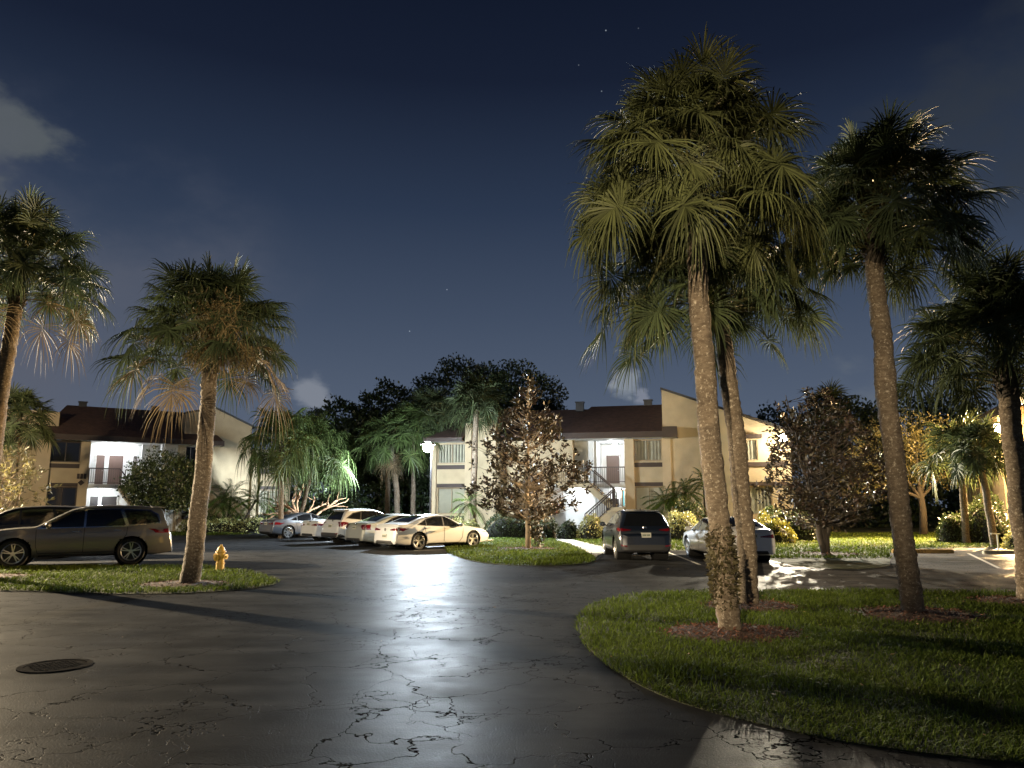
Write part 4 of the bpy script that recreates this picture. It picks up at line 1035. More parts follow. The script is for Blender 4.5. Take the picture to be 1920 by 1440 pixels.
# left unit body and breezeway
m = MB(); zw = 7.6
m.prism([(u(884), 0), (u(930), 0), (u(930), 0), (u(930), zw+.6), (u(884), zw-.1)], .15, 8)
m.box(u(930), u(1024), .05, 8, 0, ZE); m.box(u(1024), u(1074), .05, 1.4, ZU+.02, ZE); m.box(u(817), u(872), 1.2, 8, 0, ZE)
m.build_each('wall', M['stucco'], B.o)
window(B, u(962), u(1012), -.02, LW[0], LW[1], 'pane'); 
m = MB(); m.box(u(955), u(1018), -.06, .047, .85, 1.15); m.build_each('trim_band', M['brown_trim'], B.o)
m = MB()
m.box(u(1024), u(1116, 1.5), 1.5, 1.8, 0, ZU-.23)
m.box(u(1074), u(1114, 1.0), 1.0, 1.3, ZU+.01, ZE); m.box(u(1113, 1.0), u(1114, 1.0)+.15, 1.3, 4.2, ZU+.01, ZE); m.box(u(1116, 1.5)-.15, u(1116, 1.5), 1.8, 4.2, 0, ZU-.23)
m.box(u(1100, 4.2), u(1190, 4.2), 4.2, 4.5, 0, ZE)
m.box(u(1172)+.05, u(1172)+.25, .62, 4.2, 0, ZE)
m.build_each('breezeway_wall', M['white_wall'], B.o)
m = MB(); m.box(u(1100), u(1172)+.05, .3, 4.2, ZU-.22, ZU); m.box(u(1024), u(1116), -.0, 4.2, ZU-.22, ZU-.0); m.build_each('floor_slab', M['white_wall'], B.o)
m = MB(); m.box(u(1000), u(1190), -3.2, 4.2, .0, ZF-.2); m.build('base_slab', M['concrete'], B.o)
door(B, B.u(1138, 4.2), B.u(1162, 4.2), 4.15, ZU+.01, 5.28); door(B, B.u(1113.5, 4.2)+.25, B.u(1121, 4.2)+.22, 4.15, ZU+.01, 5.28, 'door_dark'); door(B, B.u(1136, 4.2), B.u(1160, 4.2), 4.15, .2, 2.3, 'door_dark')
wf = window(B, B.u(1164, 4.1), B.u(1172, 4.1), 4.06, 1.75, 2.9, 'pane', split=False)
for k in kids(wf):
    if k.name.startswith('pane'): k.data.materials[0] = glow('lit_window', (.25, .75, .8), 1.1)
# stairs
lu0, lu1 = B.u(1043, -1.4), B.u(1101, -1.4); zM = 1.72
mu0, mu1 = B.u(1149, -2.6), B.u(1172, -1.5) - .02
m = MB()
m.box(lu0, lu1, -1.4, .04, ZU-.28, ZU)                       # upper landing
m.prism([(lu1, ZU), (lu1, ZU-.45), (mu0, zM-.45), (mu0, zM)], -1.4, -.12)   # upper flight
m.box(mu0, mu1, -2.75, -.1, zM-.25, zM)
m.prism([(mu0, .0), (mu1, .0), (mu1, zM-.255), (mu0, zM-.255)], -2.7, -.15)
bu = B.u(1096, -2.6)
m.prism([(bu, 0), (mu0-.003, 0), (mu0-.003, zM), (bu, .22)], -2.7, -1.5)
for i in range(8):
    q = (i+.5)/8; cu_ = lu1 + (mu0-lu1)*q; cz = ZU + (zM-ZU)*q; m.box(cu_-.14, cu_+.14, -1.36, -.16, cz-.02, cz+.1)
    cu_ = bu + (mu0-bu)*q; cz = .22 + (zM-.22)*q; m.box(cu_-.14, cu_+.12, -2.66, -1.54, cz-.02, cz+.1)
m.build('stair', M['stucco'], B.o)
railing(B, [(lu0+.05, -1.36, ZU), (lu1-.03, -1.36, ZU)]); railing(B, [(lu1, -1.36, ZU), (mu0, -1.36, zM)]); railing(B, [(lu1+.3, -.2, ZU-.2), (mu0, -.2, zM)])
railing(B, [(bu, -2.66, .25), (mu0, -2.66, zM)]); railing(B, [(bu+.1, -1.55, .25), (mu0, -1.55, zM)]); railing(B, [(mu0+.05, -2.7, zM), (mu1-.05, -2.7, zM)])
railing(B, [(B.u(1107, .35), .35, ZU), (u(1172)-.03, .35, ZU)])
for nm, px, py, v, pw, lb in (('porch_light', 1153, 836, 2.2, 190, 'round white light on the upper breezeway ceiling of the centre building'), ('porch_light', 1158, 917, 3.6, 80, 'small light in the ground floor breezeway behind the lower stair flight'), ('porch_light', 1083, 914, .9, 130, 'round light under the stair landing by the magnolia')):
    uu, zz = B.uz(px, py, v); lamp_globe(nm, B.w(uu, v, zz), pw, (.93, .97, 1), lb, .16, hood='ceiling', group='porch lights of the apartment blocks')
uu, zz = B.uz(1040, 951, 1.4); eo = tag(empty('extinguisher_cabinet', B.w(uu, 1.49, zz), B.a), 'red fire extinguisher cabinet on the white wall beside the magnolia', 'cabinet')
m = MB(); m.box(-.16, .16, -.17, -.003, -.36, .36); m.build('box', M['red_paint'], eo); m = MB(); m.box(-.12, .12, -.182, -.172, -.30, .18); m.build('door', M['glass'], eo)
m = MB(); m.box(.20, .62, -.10, -.003, -.38, -.05); wb = m.build('utility_box', M['white_paint']); wb.location = B.w(uu, 1.49, zz); wb.rotation_euler.z = B.a; tag(wb, 'white utility box on the wall right of the red cabinet', 'utility box')

# ---- left building
A = Bld(118, 49.0, R(33), 'apartment_building', 'tan stucco apartment block with lit balcony behind the parked grey SUV')
u = A.u
m = MB()
for a, b in ((62, 90), (147, 165)): m.box(u(a), u(b), 0, .62, 0, ZE)
m.box(u(330), u(345), 0, .62, 0, ZE)
m.build_each('pier', M['stucco_pier'], A.o)
bay(A, u(90), u(147), .22, [LW, UW], ZE, .4, frame='frame_dark', styles=('pane', 'pane'))
bay(A, u(345), u(366), .22, [LW, UW], ZE, .4, frame='frame_dark')
m = MB(); uA = u(-60); m.prism([(uA, 0), (u(62)+.01, 0), (u(62)+.01, ZE), (u(100), ZE), (u(100, .3), 7.9), (uA, 8.0)], .3, 8); m.build('wing_wall', M['stucco'], A.o)
# gable wing right
g0, g1 = u(366), u(468, -.0)
zp = A.uz(397, 766, .1)[1]; za = A.uz(345, 775, .1)[1]; zb_ = A.uz(462, 800, .1)[1]
m = MB(); m.prism([(g0, 0), (g1, 0), (g1, zb_), (u(397), zp), (u(340), za), (u(340), ZE+.3), (g0, ZE+.3)], .1, 8.5); m.build('wing_wall', M['stucco'], A.o)
m = MB(); m.prism([(u(340), za), (u(397), zp), (u(397), zp+.13), (u(340), za+.13)], 0, 8.6); m.prism([(u(397), zp), (g1+.2, zb_-.08), (g1+.2, zb_+.05), (u(397), zp+.13)], 0, 8.6); m.build_each('coping', M['dark_cap'], A.o)
# lower white-lit dado is plain stucco; setback bay further right
m = MB(); m.box(u(478), u(489), .9, 1.5, 0, ZE); m.box(u(527, .9), u(545, .9), .9, 1.5, 0, ZE); m.box(g1, u(548, .9), 2.0, 8, 0, ZE); m.build_each('pier', M['stucco_pier'], A.o)
bay(A, u(489, .9), u(527, .9), 1.1, [LW, UW], ZE, .4, styles=('vertical', 'curtain'))
m = MB(); m.box(u(485, .6), u(556, .6), .55, .895, 4.22, 4.53); m.build_each('trim_band', M['brown_trim'], A.o)
# roof
E0, E1 = A.u(62, -1), A.u(415, -1); rr0, rr1 = A.u(112, 4.6), A.u(352, 4.6); zfA = 6.38; zrA = A.uz(230, 766, 4.6)[1]
roof_slab(A, [(E0, -1, zfA), (E1, -1, zfA), (rr1, 4.6, zrA), (rr0, 4.6, zrA)], None)
roof_slab(A, [(rr0, 4.6, zrA), (rr1, 4.6, zrA), (rr1, 10, zfA), (rr0, 10, zfA)], None)
m = MB(); m.box(E0, E1, -1.05, -1.003, ZE-.03, zfA); m.box(E1, E1+.05, -1.05, .09, ZE-.03, zfA); m.box(E0-.05, E0, -1.05, .3, ZE-.03, zfA); m.build_each('fascia', M['brown_trim'], A.o)
m = MB(); m.box(E0, E1, -1.0, 0, ZE, ZE+.05); m.box(u(165), u(330), 0, 4.0, ZE, ZE+.05); m.build_each('soffit', M['white_wall'], A.o)
for px in (142, 281):
    uu = A.u(px, 4.6); m = MB(); m.box(uu-.25, uu+.25, 4.45, 4.85, zrA-.3, zrA+.26); m.box(uu-.3, uu+.3, 4.4, 4.9, zrA+.262, zrA+.32); m.build('roof_vent', M['dark_cap'], A.o)
m = MB(); bv = 2.6
m.box(u(165)-.02, u(345, bv), bv, bv+.3, 0, ZE); m.box(u(165)-.2, u(165), .62, bv, 0, ZE); m.box(u(262, 1.2), u(300, 1.2), 1.2, 1.5, ZU, ZE); m.box(u(300), u(330), .05, bv, 0, ZE)
m.build_each('breezeway_wall', M['white_wall'], A.o)
m = MB(); m.box(u(165)+.01, u(300)-.01, .05, bv, ZU-.25, ZU); m.build_each('floor_slab', M['white_wall'], A.o)
for a, b, z0, z1, mt in ((177, 193, ZU+.01, 5.3, 'door'), (201, 228, ZU+.01, 5.3, 'door'), (172, 187, .3, 2.45, 'door_dark'), (194, 222, .3, 2.45, 'door_dark')): door(A, A.u(a, bv), A.u(b, bv), bv-.05, z0, z1, mt)
window(A, A.u(247, bv), A.u(253, bv), bv-.06, 3.9, 5.3, 'pane', 'frame_dark', split=False)
railing(A, [(u(166), .1, ZU), (u(224), .1, ZU)]); railing(A, [(u(224), .1, ZU), (u(268), -.9, 1.2)]); railing(A, [(u(238), 1.2, ZU), (u(268), 1.2, ZU)])
s0, s1 = u(222), u(272)
m = MB(); m.prism([(s0, ZU-.0), (s0, ZU-.4), (s1, .6), (s1, 1.0)], -1.0, .04); m.build('stair', M['stucco'], A.o)
railing(A, [(u(236), -1.5, .3), (u(300), -1.5, .3)], 1.4)
m = MB(); pts = [A.uz(309, 832, -.05), A.uz(309, 838, -.05), A.uz(318, 846, -.05), A.uz(318, 960, -.05)]
m.tube([(p[0], -.06, p[1]) for p in pts], [.05]*4, 8); m.build('downpipe', M['white_wall'], A.o, True)
# lit upper window of the set-back bay glows orange
for px, py, v, pw, lb in ((199, 836, 1.5, 120, 'left one of the two round lights on the balcony ceiling behind the grey SUV'), (234, 836, 1.5, 120, 'right one of the two round lights on the balcony ceiling behind the grey SUV'), (190, 911, 1.3, 130, 'round light under the balcony behind the grey SUV')):
    uu, zz = A.uz(px, py, v); zz = min(zz, (ZE if py < 880 else ZU-.25) - .23); lamp_globe('porch_light', A.w(uu, v, zz), pw, (.93, .97, 1), lb, .16, hood='ceiling', group='porch lights of the apartment blocks')
uu, zz = A.uz(153, 893, 0); so = tag(empty('number_sign', A.w(uu, -.003, zz), A.a), 'brown unit number sign over a small diamond on the pier beside the lit balcony', 'sign')
m = MB(); 
for k in range(3): m.box(-.27 + k*.19, -.11 + k*.19, -.03, 0, -.17, .17)
m.build_each('digit_plate', M['brown_trim'], so)
m = MB(); m.prism([(0, -.62), (.2, -.42), (0, -.22), (-.2, -.42)], -.03, 0); m.build('diamond', M['brown_trim'], so)

# ---- right building
K = Bld(1895, 44.2, R(-111), 'apartment_building', 'tan stucco apartment block seen end on behind the right hand palms')
u = K.u
m = MB(); up = u(1870); un = u(1893)
m.box(up, un, -.3, .5, 0, 7.2); m.box(u(1829), u(1842), -.2, .5, 0, 7.2); m.box(u(1806), u(1811), -.3, .5, 0, 7.2); m.build_each('pier', M['stucco_pier'], K.o)
bay(K, un, un+2.2, .3, [LW, UW], 7.2, .4, styles=('blind', 'curtain'))
bay(K, un+3.4, un+6.2, .3, [LW, UW], 7.2, .4, styles=('blind', 'curtain'))
bay(K, u(1811), u(1829), .3, [LW, UW], 7.2, .4, styles=('curtain', 'curtain'))
m = MB(); m.box(un+2.2, un+3.4, -.2, .5, 0, 7.2); m.box(u(1842), u(1870), .2, .5, 0, 7.2); m.box(u(1806), un+18, .75, 9, 0, 7.2); m.box(un+6.2, un+18, 0, .74, 0, 7.2); m.build_each('wall', M['stucco'], K.o)
roof_slab(K, [(u(1806)-.5, -1, 7.2), (un+18, -1, 7.2), (un+18, 5, 9.6), (u(1806)-.5, 5, 9.6)], None)
roof_slab(K, [(u(1806)-.5, 5, 9.6), (un+18, 5, 9.6), (un+18, 10, 7.6), (u(1806)-.5, 10, 7.6)], None)
m = MB(); m.box(u(1806)-.5, un+18, -1.06, -1.003, 6.7, 7.2); m.build_each('fascia', M['brown_trim'], K.o)
# ------------------------------------------------------------------ cars
def place_by_rear(sp, name, label, rx, ry, heading, group='cars parked in the lot'):
    h = np.array([math.cos(heading), math.sin(heading)]); c = np.array([rx, ry]) + h*sp['L']/2
    return make_car(sp, name, label, (c[0], c[1], 0), heading, group)
hd = math.atan2(-.46, -.89)
# near side wheels of the grey SUV stand at these two points
ax_, ay_ = -12.75, 22.9
h_ = np.array([math.cos(hd), math.sin(hd)]); lft = np.array([-h_[1], h_[0]])
def suv_at(sp, name, label, cx, cy, hd_, **k): return make_car(sp, name, label, (cx, cy, 0), hd_, 'cars parked in the lot')
suv_at(SUV, 'suv', 'dusty brown-grey SUV with its tail by the hydrant palm', -13.35, 23.55, hd)
suv_at(variant(SUV, paint='black', H=1.75, rails=None, side_trim=SUV['side_trim'], trim_mat='black_plastic'), 'suv', 'black SUV parked just behind the brown-grey SUV', -17.3, 26.6, hd)
suv_at(variant(SEDAN, paint='pale'), 'sedan', 'pale cream sedan half hidden beyond the black SUV', -20.9, 29.0, hd)
ha = R(42)
place_by_rear(variant(SEDAN, paint='white', rimstyle=(5, 1)), 'sedan', 'pearl white sedan nearest the magnolia island, end of the parked row', -5.25, 31.3, ha)
place_by_rear(variant(SEDAN, paint='champagne', L=4.8, exhaust=[], rimstyle=(5, 0), plate=(.84, 0), emblem=.97, tum=.40, extra=[e for e in SEDAN['extra'] if e[0] != 'tail_light'] + [('tail_light', 'rear2', [(.50, .96), (.86, .97), (.90, .74), (.66, .76)], 'tail'), ('tail_light', 'side', [(-2.30, .95), (-2.12, .93), (-2.16, .78), (-2.34, .76)], 'tail')]), 'sedan', 'silver-green sedan between the pearl white sedan and the white crossover', -7.0, 33.9, ha)
place_by_rear(variant(CROSS, paint='white', H=1.60, mirror_mat='body', extra=[e for e in CROSS['extra'] if not e[0].startswith('tail')] + [('tail_light', 'rear2', [(.56, 1.02), (.86, 1.03), (.90, .97), (.84, .78), (.76, .86), (.72, .94)], 'tail'), ('tail_light', 'side', [(-2.10, 1.04), (-1.78, 1.02), (-2.00, .94), (-2.05, .80), (-2.13, .82)], 'tail')]), 'crossover', 'white crossover with black lower bumper in the parked row', -8.8, 36.6, ha)
place_by_rear(variant(SEDAN, paint='white', plate=(.86, 0), emblem=.98, exhaust=[]), 'sedan', 'white sedan mostly hidden behind the white crossover', -10.6, 39.4, ha)
place_by_rear(variant(SEDAN, paint='slate', L=4.65, plate=(.82, 0), emblem=.95, exhaust=[], rimstyle=(7, 1), tum=.40), 'sedan', 'blue-grey sedan at the far end of the parked row', -13.7, 42.6, R(44))
place_by_rear(CROSS, 'suv', 'dark blue SUV seen from behind beside the walkway', 4.38, 24.9, R(91))
place_by_rear(variant(SEDAN, paint='silver', L=4.75, H=1.47, plate=(.84, -.12), emblem=.98, exhaust=[.55]), 'sedan', 'silver sedan behind the two front palm trunks', 7.45, 24.0, R(92.5))

# ------------------------------------------------------------------ palms
GP = 'sabal palms of the car park islands'
def gpt(px, py): x, y = G(px, py); return (x, y, 0)
b4 = gpt(1370, 1190); b5 = gpt(1406, 1139); b6 = gpt(1713, 1156); b7 = gpt(1935, 1132); b2 = gpt(356, 1098); b1 = gpt(-45, 1086)
fan_palm('sabal_palm', b4, at(1301, 395, b4[1]+.15), 'tall olive-crowned palm with a fern-covered trunk foot, front of the island', GP,
    dict(seed=4, n=185, Lp=1.24, Lb=.74, nseg=52, el0=90, el1=0, droop=.22, pdroop=.25, width=.024, tipdroop=.7, rise=.85, power=.9), 'leaf_sabal_olive', r0=.158, r1=.148, bend=.05, fern=True, flare=1.05)
fan_palm('sabal_palm', b5, at(1347, 585, b5[1]), 'palm with a bare leaning trunk just behind the fern-footed palm', GP,
    dict(seed=5, n=125, Lp=1.42, Lb=.74, nseg=48, el0=68, el1=12, droop=.20, pdroop=.24, width=.026, tipdroop=.6, rise=.2, lop=(math.pi, .12)), 'leaf_sabal', r0=.168, r1=.150, bend=-.08)
fan_palm('sabal_palm', b6, at(1638, 470, b6[1]), 'dark-crowned palm whose trunk has a knee, right half of the island', GP,
    dict(seed=6, n=150, Lp=1.12, Lb=.70, nseg=48, el0=90, el1=10, droop=.22, pdroop=.22, width=.025, tipdroop=.6, rise=.85, lop=(0, .10)), 'leaf_sabal', r0=.165, r1=.145, bend=.04, bulge=.13)
fan_palm('sabal_palm', b7, at(1888, 722, b7[1]), 'palm cut by the right edge of the photo, in front of the warm lamp', GP,
    dict(seed=7, n=130, Lp=1.25, Lb=.75, nseg=46, el0=88, el1=20, droop=.22, pdroop=.22, width=.027, tipdroop=.6, rise=.95, lop=(math.pi, .08)), 'leaf_sabal', r0=.20, r1=.17)
fan_palm('sabal_palm', b2, at(394, 682, b2[1]), 'palm with tan hanging frond tips beside the yellow hydrant', GP,
    dict(seed=2, n=115, Lp=1.42, Lb=.82, nseg=46, el0=88, el1=22, droop=.24, pdroop=.24, width=.029, tipdroop=.7, rise=.65), 'leaf_sabal', dead=dict(seed=22, n=17, Lp=1.36, Lb=.86, nseg=34, el0=32, el1=4, droop=.3, pdroop=.3, width=.024, tipdroop=.6, rise=.25), r0=.205, r1=.165, bend=-.06)
fan_palm('sabal_palm', b1, at(32, 560, b1[1]+.4), 'leaning palm cut by the left edge of the photo', GP,
    dict(seed=1, n=115, Lp=1.5, Lb=.84, nseg=46, el0=88, el1=14, droop=.24, pdroop=.24, width=.029, tipdroop=.7, rise=.8), 'leaf_sabal', dead=dict(seed=21, n=12, Lp=1.4, Lb=1.0, nseg=30, el0=15, el1=-12, droop=.35, pdroop=.3, width=.022, tipdroop=.6, rise=.2), r0=.20, r1=.17, bend=.05)
far = lambda s, n=34, **k: dict(dict(seed=s, n=int(n*1.35), Lp=1.15, Lb=.95, nseg=26, el0=86, el1=-8, droop=.24, pdroop=.25, width=.065, tipdroop=.4, rise=.6), **k)
GB = 'palms standing by the apartment blocks'
def bgpalm(px, ybase, pxt, pyt, Y, label, crown, leaf='leaf_sabal', dead=None, r=.16, name='sabal_palm', bend=0.0):
    d = ray(px, 950); b = (d[0]/d[1]*Y, Y, 0)
    return fan_palm(name, b, at(pxt, pyt, Y), label, GB, crown, leaf, dead=dead, r0=r, r1=r*.85, bend=bend)
bgpalm(22, 0, 36, 802, 39, 'dark palm behind the lit shrub at the left building', far(31))
bgpalm(1806, 0, 1800, 858, 36, 'left one of the two palms in front of the right building', far(38, Lp=.9, Lb=1.15))
bgpalm(1858, 0, 1838, 862, 33.5, 'right one of the two palms in front of the right building', far(39, Lb=.85, Lp=.85))
bgpalm(1556, 0, 1555, 775, 58, 'black palm silhouette rising behind the right magnolia', far(40, Lb=1.5, Lp=1.1, width=.08))
LV = dict(el1=-6, droop=.45, tipdroop=1.1, Lp=1.5, Lb=1.25, rise=.6)
bgpalm(530, 0, 527, 845, 42.5, 'broad weeping fan palm in front of the left building corner', far(41, **dict(LV, n=44)), 'leaf_fan', name='fan_palm', r=.15)
bgpalm(556, 0, 590, 862, 45.5, 'weeping fan palm leaning over the bare orange branches', far(42, **dict(LV, n=40)), 'leaf_fan', name='fan_palm', r=.14)
bgpalm(636, 0, 641, 856, 56, 'fan palm with a slender brown trunk between the buildings', far(43, **dict(LV, n=30, Lp=.9, Lb=1.1)), 'leaf_fan', name='fan_palm', r=.16)
bgpalm(745, 0, 733, 842, 51, 'pale-trunked palm with brightly lit skirt left of the street lamp', far(44, n=44, Lp=1.5, Lb=1.1, el1=-8, droop=.35), 'leaf_fan', r=.21, bend=-.18, dead=dict(seed=45, n=6, Lp=.9, Lb=1.0, nseg=20, el0=-45, el1=-75, droop=.6, pdroop=.3, width=.04, tipdroop=.5, rise=.05))
bgpalm(727, 0, 728, 852, 54.5, 'brown-trunked palm just behind the pale-trunked palm', far(46, n=26, Lb=1.0), 'leaf_sabal', r=.2)
bgpalm(775, 0, 776, 815, 52, 'straight grey-trunked palm immediately left of the street lamp', far(47, n=38, Lp=1.4, Lb=1.15), 'leaf_fan', r=.17)
bgpalm(814, 0, 815, 790, 52.5, 'straight-trunked palm immediately right of the street lamp', far(48, n=38, Lp=1.4, Lb=1.2), 'leaf_sabal', r=.19)
bgpalm(886, 0, 893, 765, 47, 'tall palm against the wall left of the magnolia', far(49, n=40, Lp=1.1, Lb=1.1), 'leaf_sabal', r=.2)

def gx(px, Y): d = ray(px, 985); return (d[0]/d[1]*Y, Y, 0)
GD = 'feather-leaved date palms against the walls'
date_palm(gx(425, 52), [(.1, 0, 2.5), (-.6, .2, 2.0)], 'date palm against the cool-lit gable of the left building', GD, 2.0, 32, 3)
date_palm(gx(452, 51), [(1.0, 0, 2.2)], 'bright leaning date palm by the ground floor window of the left building', GD, 1.8, 30, 4)
date_palm(gx(1283, 44), [(-.5, 0, 2.3), (.15, .2, 2.6), (-1.0, .1, 2.1)], 'three-stemmed date palm in front of the centre building gable', GD, 1.5, 26, 5)
date_palm(gx(1320, 45), [(.0, 0, 3.3)], 'taller single date palm half behind the front palm trunk', GD, 1.4, 26, 6)
date_palm(gx(897, 45), [(-.6, 0, 2.0)], 'date palm below the left windows of the centre building', GD, 1.35, 24, 7)

# fruit stalks hanging in the right half of the hydrant palm's crown
g_ = np.random.default_rng(41); hp = [o for o in bpy.data.objects if o.get('label', '').startswith('palm with tan hanging')][0]
tp = at(394, 682, b2[1]) - np.array(b2); V = []
for k in range(26):
    c = tp + np.array([g_.uniform(.1, 1.25), -1.0 + g_.normal(0, .2), g_.uniform(-.15, 1.25)])
    n = 70; P0 = c + g_.normal(0, .13, (n, 3)); dv = nrm(g_.normal(0, .7, (n, 3)) - Z*.7); l = g_.uniform(.10, .32, (n, 1)); sd = nrm(np.cross(dv, g_.normal(0, 1, (n, 3))))*.008
    V.append(np.stack([P0 - sd, P0 + sd, P0 + dv*l + sd*.6, P0 + dv*l - sd*.6], 1))
quads_mesh('fruit_stalks', np.concatenate(V), 4, mk('fruit_stalk', (.15, .11, .045), .8, island=.5, transl=.2), hp)

# ------------------------------------------------------------------ broad trees
bm_ = gpt(990, 1031)
leafy_tree('magnolia_tree', bm_, 'conical bronze-leaved magnolia on the little grass island', 'tree', 7.3,
    [(1.25, .9), (1.7, 2.0), (2.6, 2.45), (3.4, 2.3), (4.3, 1.75), (5.2, 1.25), (6.2, .55), (7.3, .06)], 560, 10, .205, 'leaf_mag', 'bark_pale', seed=3, r0=.13, leaf2='leaf_mag2', frac2=.4, gaps=.6)
g_ = np.random.default_rng(77); base_leaf = []
P_low = np.stack([g_.normal(.38, .14, 38), g_.normal(-.1, .14, 38), g_.uniform(.25, 1.15, 38)], 1)
mg = [o for o in bpy.data.objects if o.name.startswith('magnolia_tree')][0]
quads_mesh('foliage', leaves(g_, P_low, 7, .17, .42, .35), 4, M['leaf_mag'], mg)
leafy_tree('magnolia_tree', gpt(1548, 1041), 'round many-stemmed magnolia on the right lawn with glints in its leaves', 'tree', 6.4,
    [(.9, .5), (1.4, 1.7), (2.2, 2.2), (3.4, 2.25), (4.3, 2.0), (5.2, 1.3), (5.9, .6), (6.4, .1)], 600, 10, .19, 'leaf_mag', 'bark_dark', seed=9, r0=.12, leaf2='leaf_mag2', frac2=.4, gaps=.45, stems=[(0, 0, -1.0, .2), (.05, 0, .9, -.2), (0, .05, .1, .4)])
blob_tree('ficus_tree', gx(900, 66), 'huge dark round-crowned tree towering behind the centre building', 'tree',
    [(-5.2, 0, 8.5, 4.2, 4, 3.2), (-1.0, 1, 11, 5.0, 4.5, 4.0), (3.2, 0, 10.3, 4.2, 4, 3.9), (-7.5, -1, 6, 3.5, 3.5, 3.5), (0, -1, 7, 6, 4, 4), (5.4, 0, 8.2, 2.6, 3, 3)], 56000, .27, 'leaf_dark', (.7, 5), 11)
blob_tree('ficus_tree', gx(722, 64), 'dark tree with a ragged top between the two lit blocks', 'tree',
    [(0, 0, 9.6, 2.6, 2.6, 2.6), (-1.5, 0, 6.5, 3.4, 3, 3.6), (2, 0, 6, 3, 3, 3.5)], 12000, .32, 'leaf_dark', (.4, 4.5), 12)
blob_tree('ficus_tree', gx(628, 62), 'lower dark tree behind the weeping fan palms', 'tree',
    [(0, 0, 8.3, 2.6, 2.4, 2.2), (-2.2, 0, 6.3, 2.6, 2.4, 2.6), (2.2, 0, 6, 2.6, 2.4, 2.8)], 11000, .30, 'leaf_dark', (.4, 4), 13)
blob_tree('ficus_tree', gx(1460, 70), 'dark tree top showing over the low roof end of the centre building', 'tree',
    [(0, 0, 8.2, 3.4, 3, 2.6), (3.2, 0, 7.4, 3.4, 3, 3), (6.8, 0, 7.2, 3.2, 3, 3.2)], 10000, .34, 'leaf_dark', (.4, 4), 14)
blob_tree('ficus_tree', gx(1690, 66), 'black tree line mass beyond the right lawn', 'tree',
    [(-4, 0, 7.2, 4, 3, 4), (1, 0, 8.0, 4, 3, 4), (6, 1, 7.6, 4, 3, 4.2), (0, 0, 2.2, 8, 3, 3.2), (6, -1, 1.8, 7, 3, 2.6), (-6, -1, 1.8, 6, 3, 2.6)], 20000, .38, 'leaf_dark', (.5, 4), 15)
blob_tree('ficus_tree', gx(300, 40.5), 'dense round clipped tree in front of the lit balcony', 'tree',
    [(0, 0, 3.05, 1.9, 1.8, 1.6), (.9, -.2, 2.9, 1.2, 1.4, 1.3), (-1.0, 0, 2.7, 1.0, 1.2, 1.0)], 9000, .15, 'leaf_hedge', (.16, 2), 16)
blob_tree('oak_tree', gx(1730, 47), 'pale lamp-lit spreading tree beside the right building', 'tree',
    [(-1.8, 0, 5.0, 2.4, 2.2, 2.0), (.8, 0, 4.8, 2.4, 2.2, 1.8), (2.4, 0, 4.4, 1.5, 2, 1.5), (-3.4, 0, 3.4, 1.5, 1.8, 1.5), (0, 0, 6.4, 2.4, 2, 1.2)], 9000, .15, 'leaf_pale', (.2, 3), 17, 'bark_dark')
leafy_tree('frangipani_tree', gx(14, 30), 'lamp-lit shrub tree with thick pale twigs at the left edge', 'tree', 4.1,
    [(.9, .5), (1.5, 1.15), (2.6, 1.3), (3.5, .9), (4.1, .3)], 130, 9, .23, 'leaf_pale', 'bark_pale', seed=21, r0=.12, gaps=.3, aspect=.3, stems=[(0, 0, -.5, 0), (0, 0, .5, .1)])
# bare forked tree, its orange light put into the bark colour
o = tag(empty('bare_tree', gx(566, 47)), 'bare forked trunk with twisting orange-lit branches beside the weeping palms', 'tree')
g_ = np.random.default_rng(5); m = MB()
def limb(p, d, L, r, depth):
    pts = [np.array(p)]; d = np.array(d, float)
    for i in range(5):
        d = nrm(d + g_.normal(0, .22, 3) + np.array([0, 0, .06])); pts.append(pts[-1] + d*L/5)
    m.tube([tuple(q) for q in pts], list(np.linspace(r, r*.6, 6)), 7, cap=False)
    if depth:
        for k in range(2 + (depth > 1)): limb(pts[-1 - (k % 2)], nrm(d + g_.normal(0, .55, 3)), L*.72, r*.58, depth-1)
limb((0, 0, -.05), (-.25, 0, 1), 1.5, .16, 3); limb((.1, 0, -.05), (.35, 0, 1), 1.5, .13, 3); limb((0, .1, .4), (.9, 0, .7), 1.6, .09, 2)
m.build('trunk', mk('bark_lit_orange', (.26, .15, .08), .85, var=.3, vscale=5, bump=.5), o, True)
quads_mesh('crown', leaves(g_, np.stack([g_.normal(.2, .9, 160), g_.normal(0, .6, 160), g_.uniform(2.4, 3.8, 160)], 1), 3, .15, .5), 4, M['leaf_hedge'], o)
# understorey between the buildings
for k, (px, Y, w, hh, sd) in enumerate(((600, 56, 3.2, 2.6, 1), (690, 58, 4.0, 3.6, 2), (790, 60, 4.5, 4.2, 3), (850, 62, 3.6, 3.4, 4))):
    lb = ('low dark shrub mass behind the bare orange branches', 'dark shrub mass behind the parked white crossover', 'tall dark shrub mass behind the street lamp', 'dark shrub mass against the left end of the centre building')[k]
    blob_tree('shrub', gx(px, Y), lb, 'shrub', [(0, 0, hh*.45, w, 1.5, hh*.5), (w*.4, 0, hh*.7, w*.6, 1.2, hh*.4)], 2600, .3, 'leaf_dark', (.1, 1), 30 + sd)

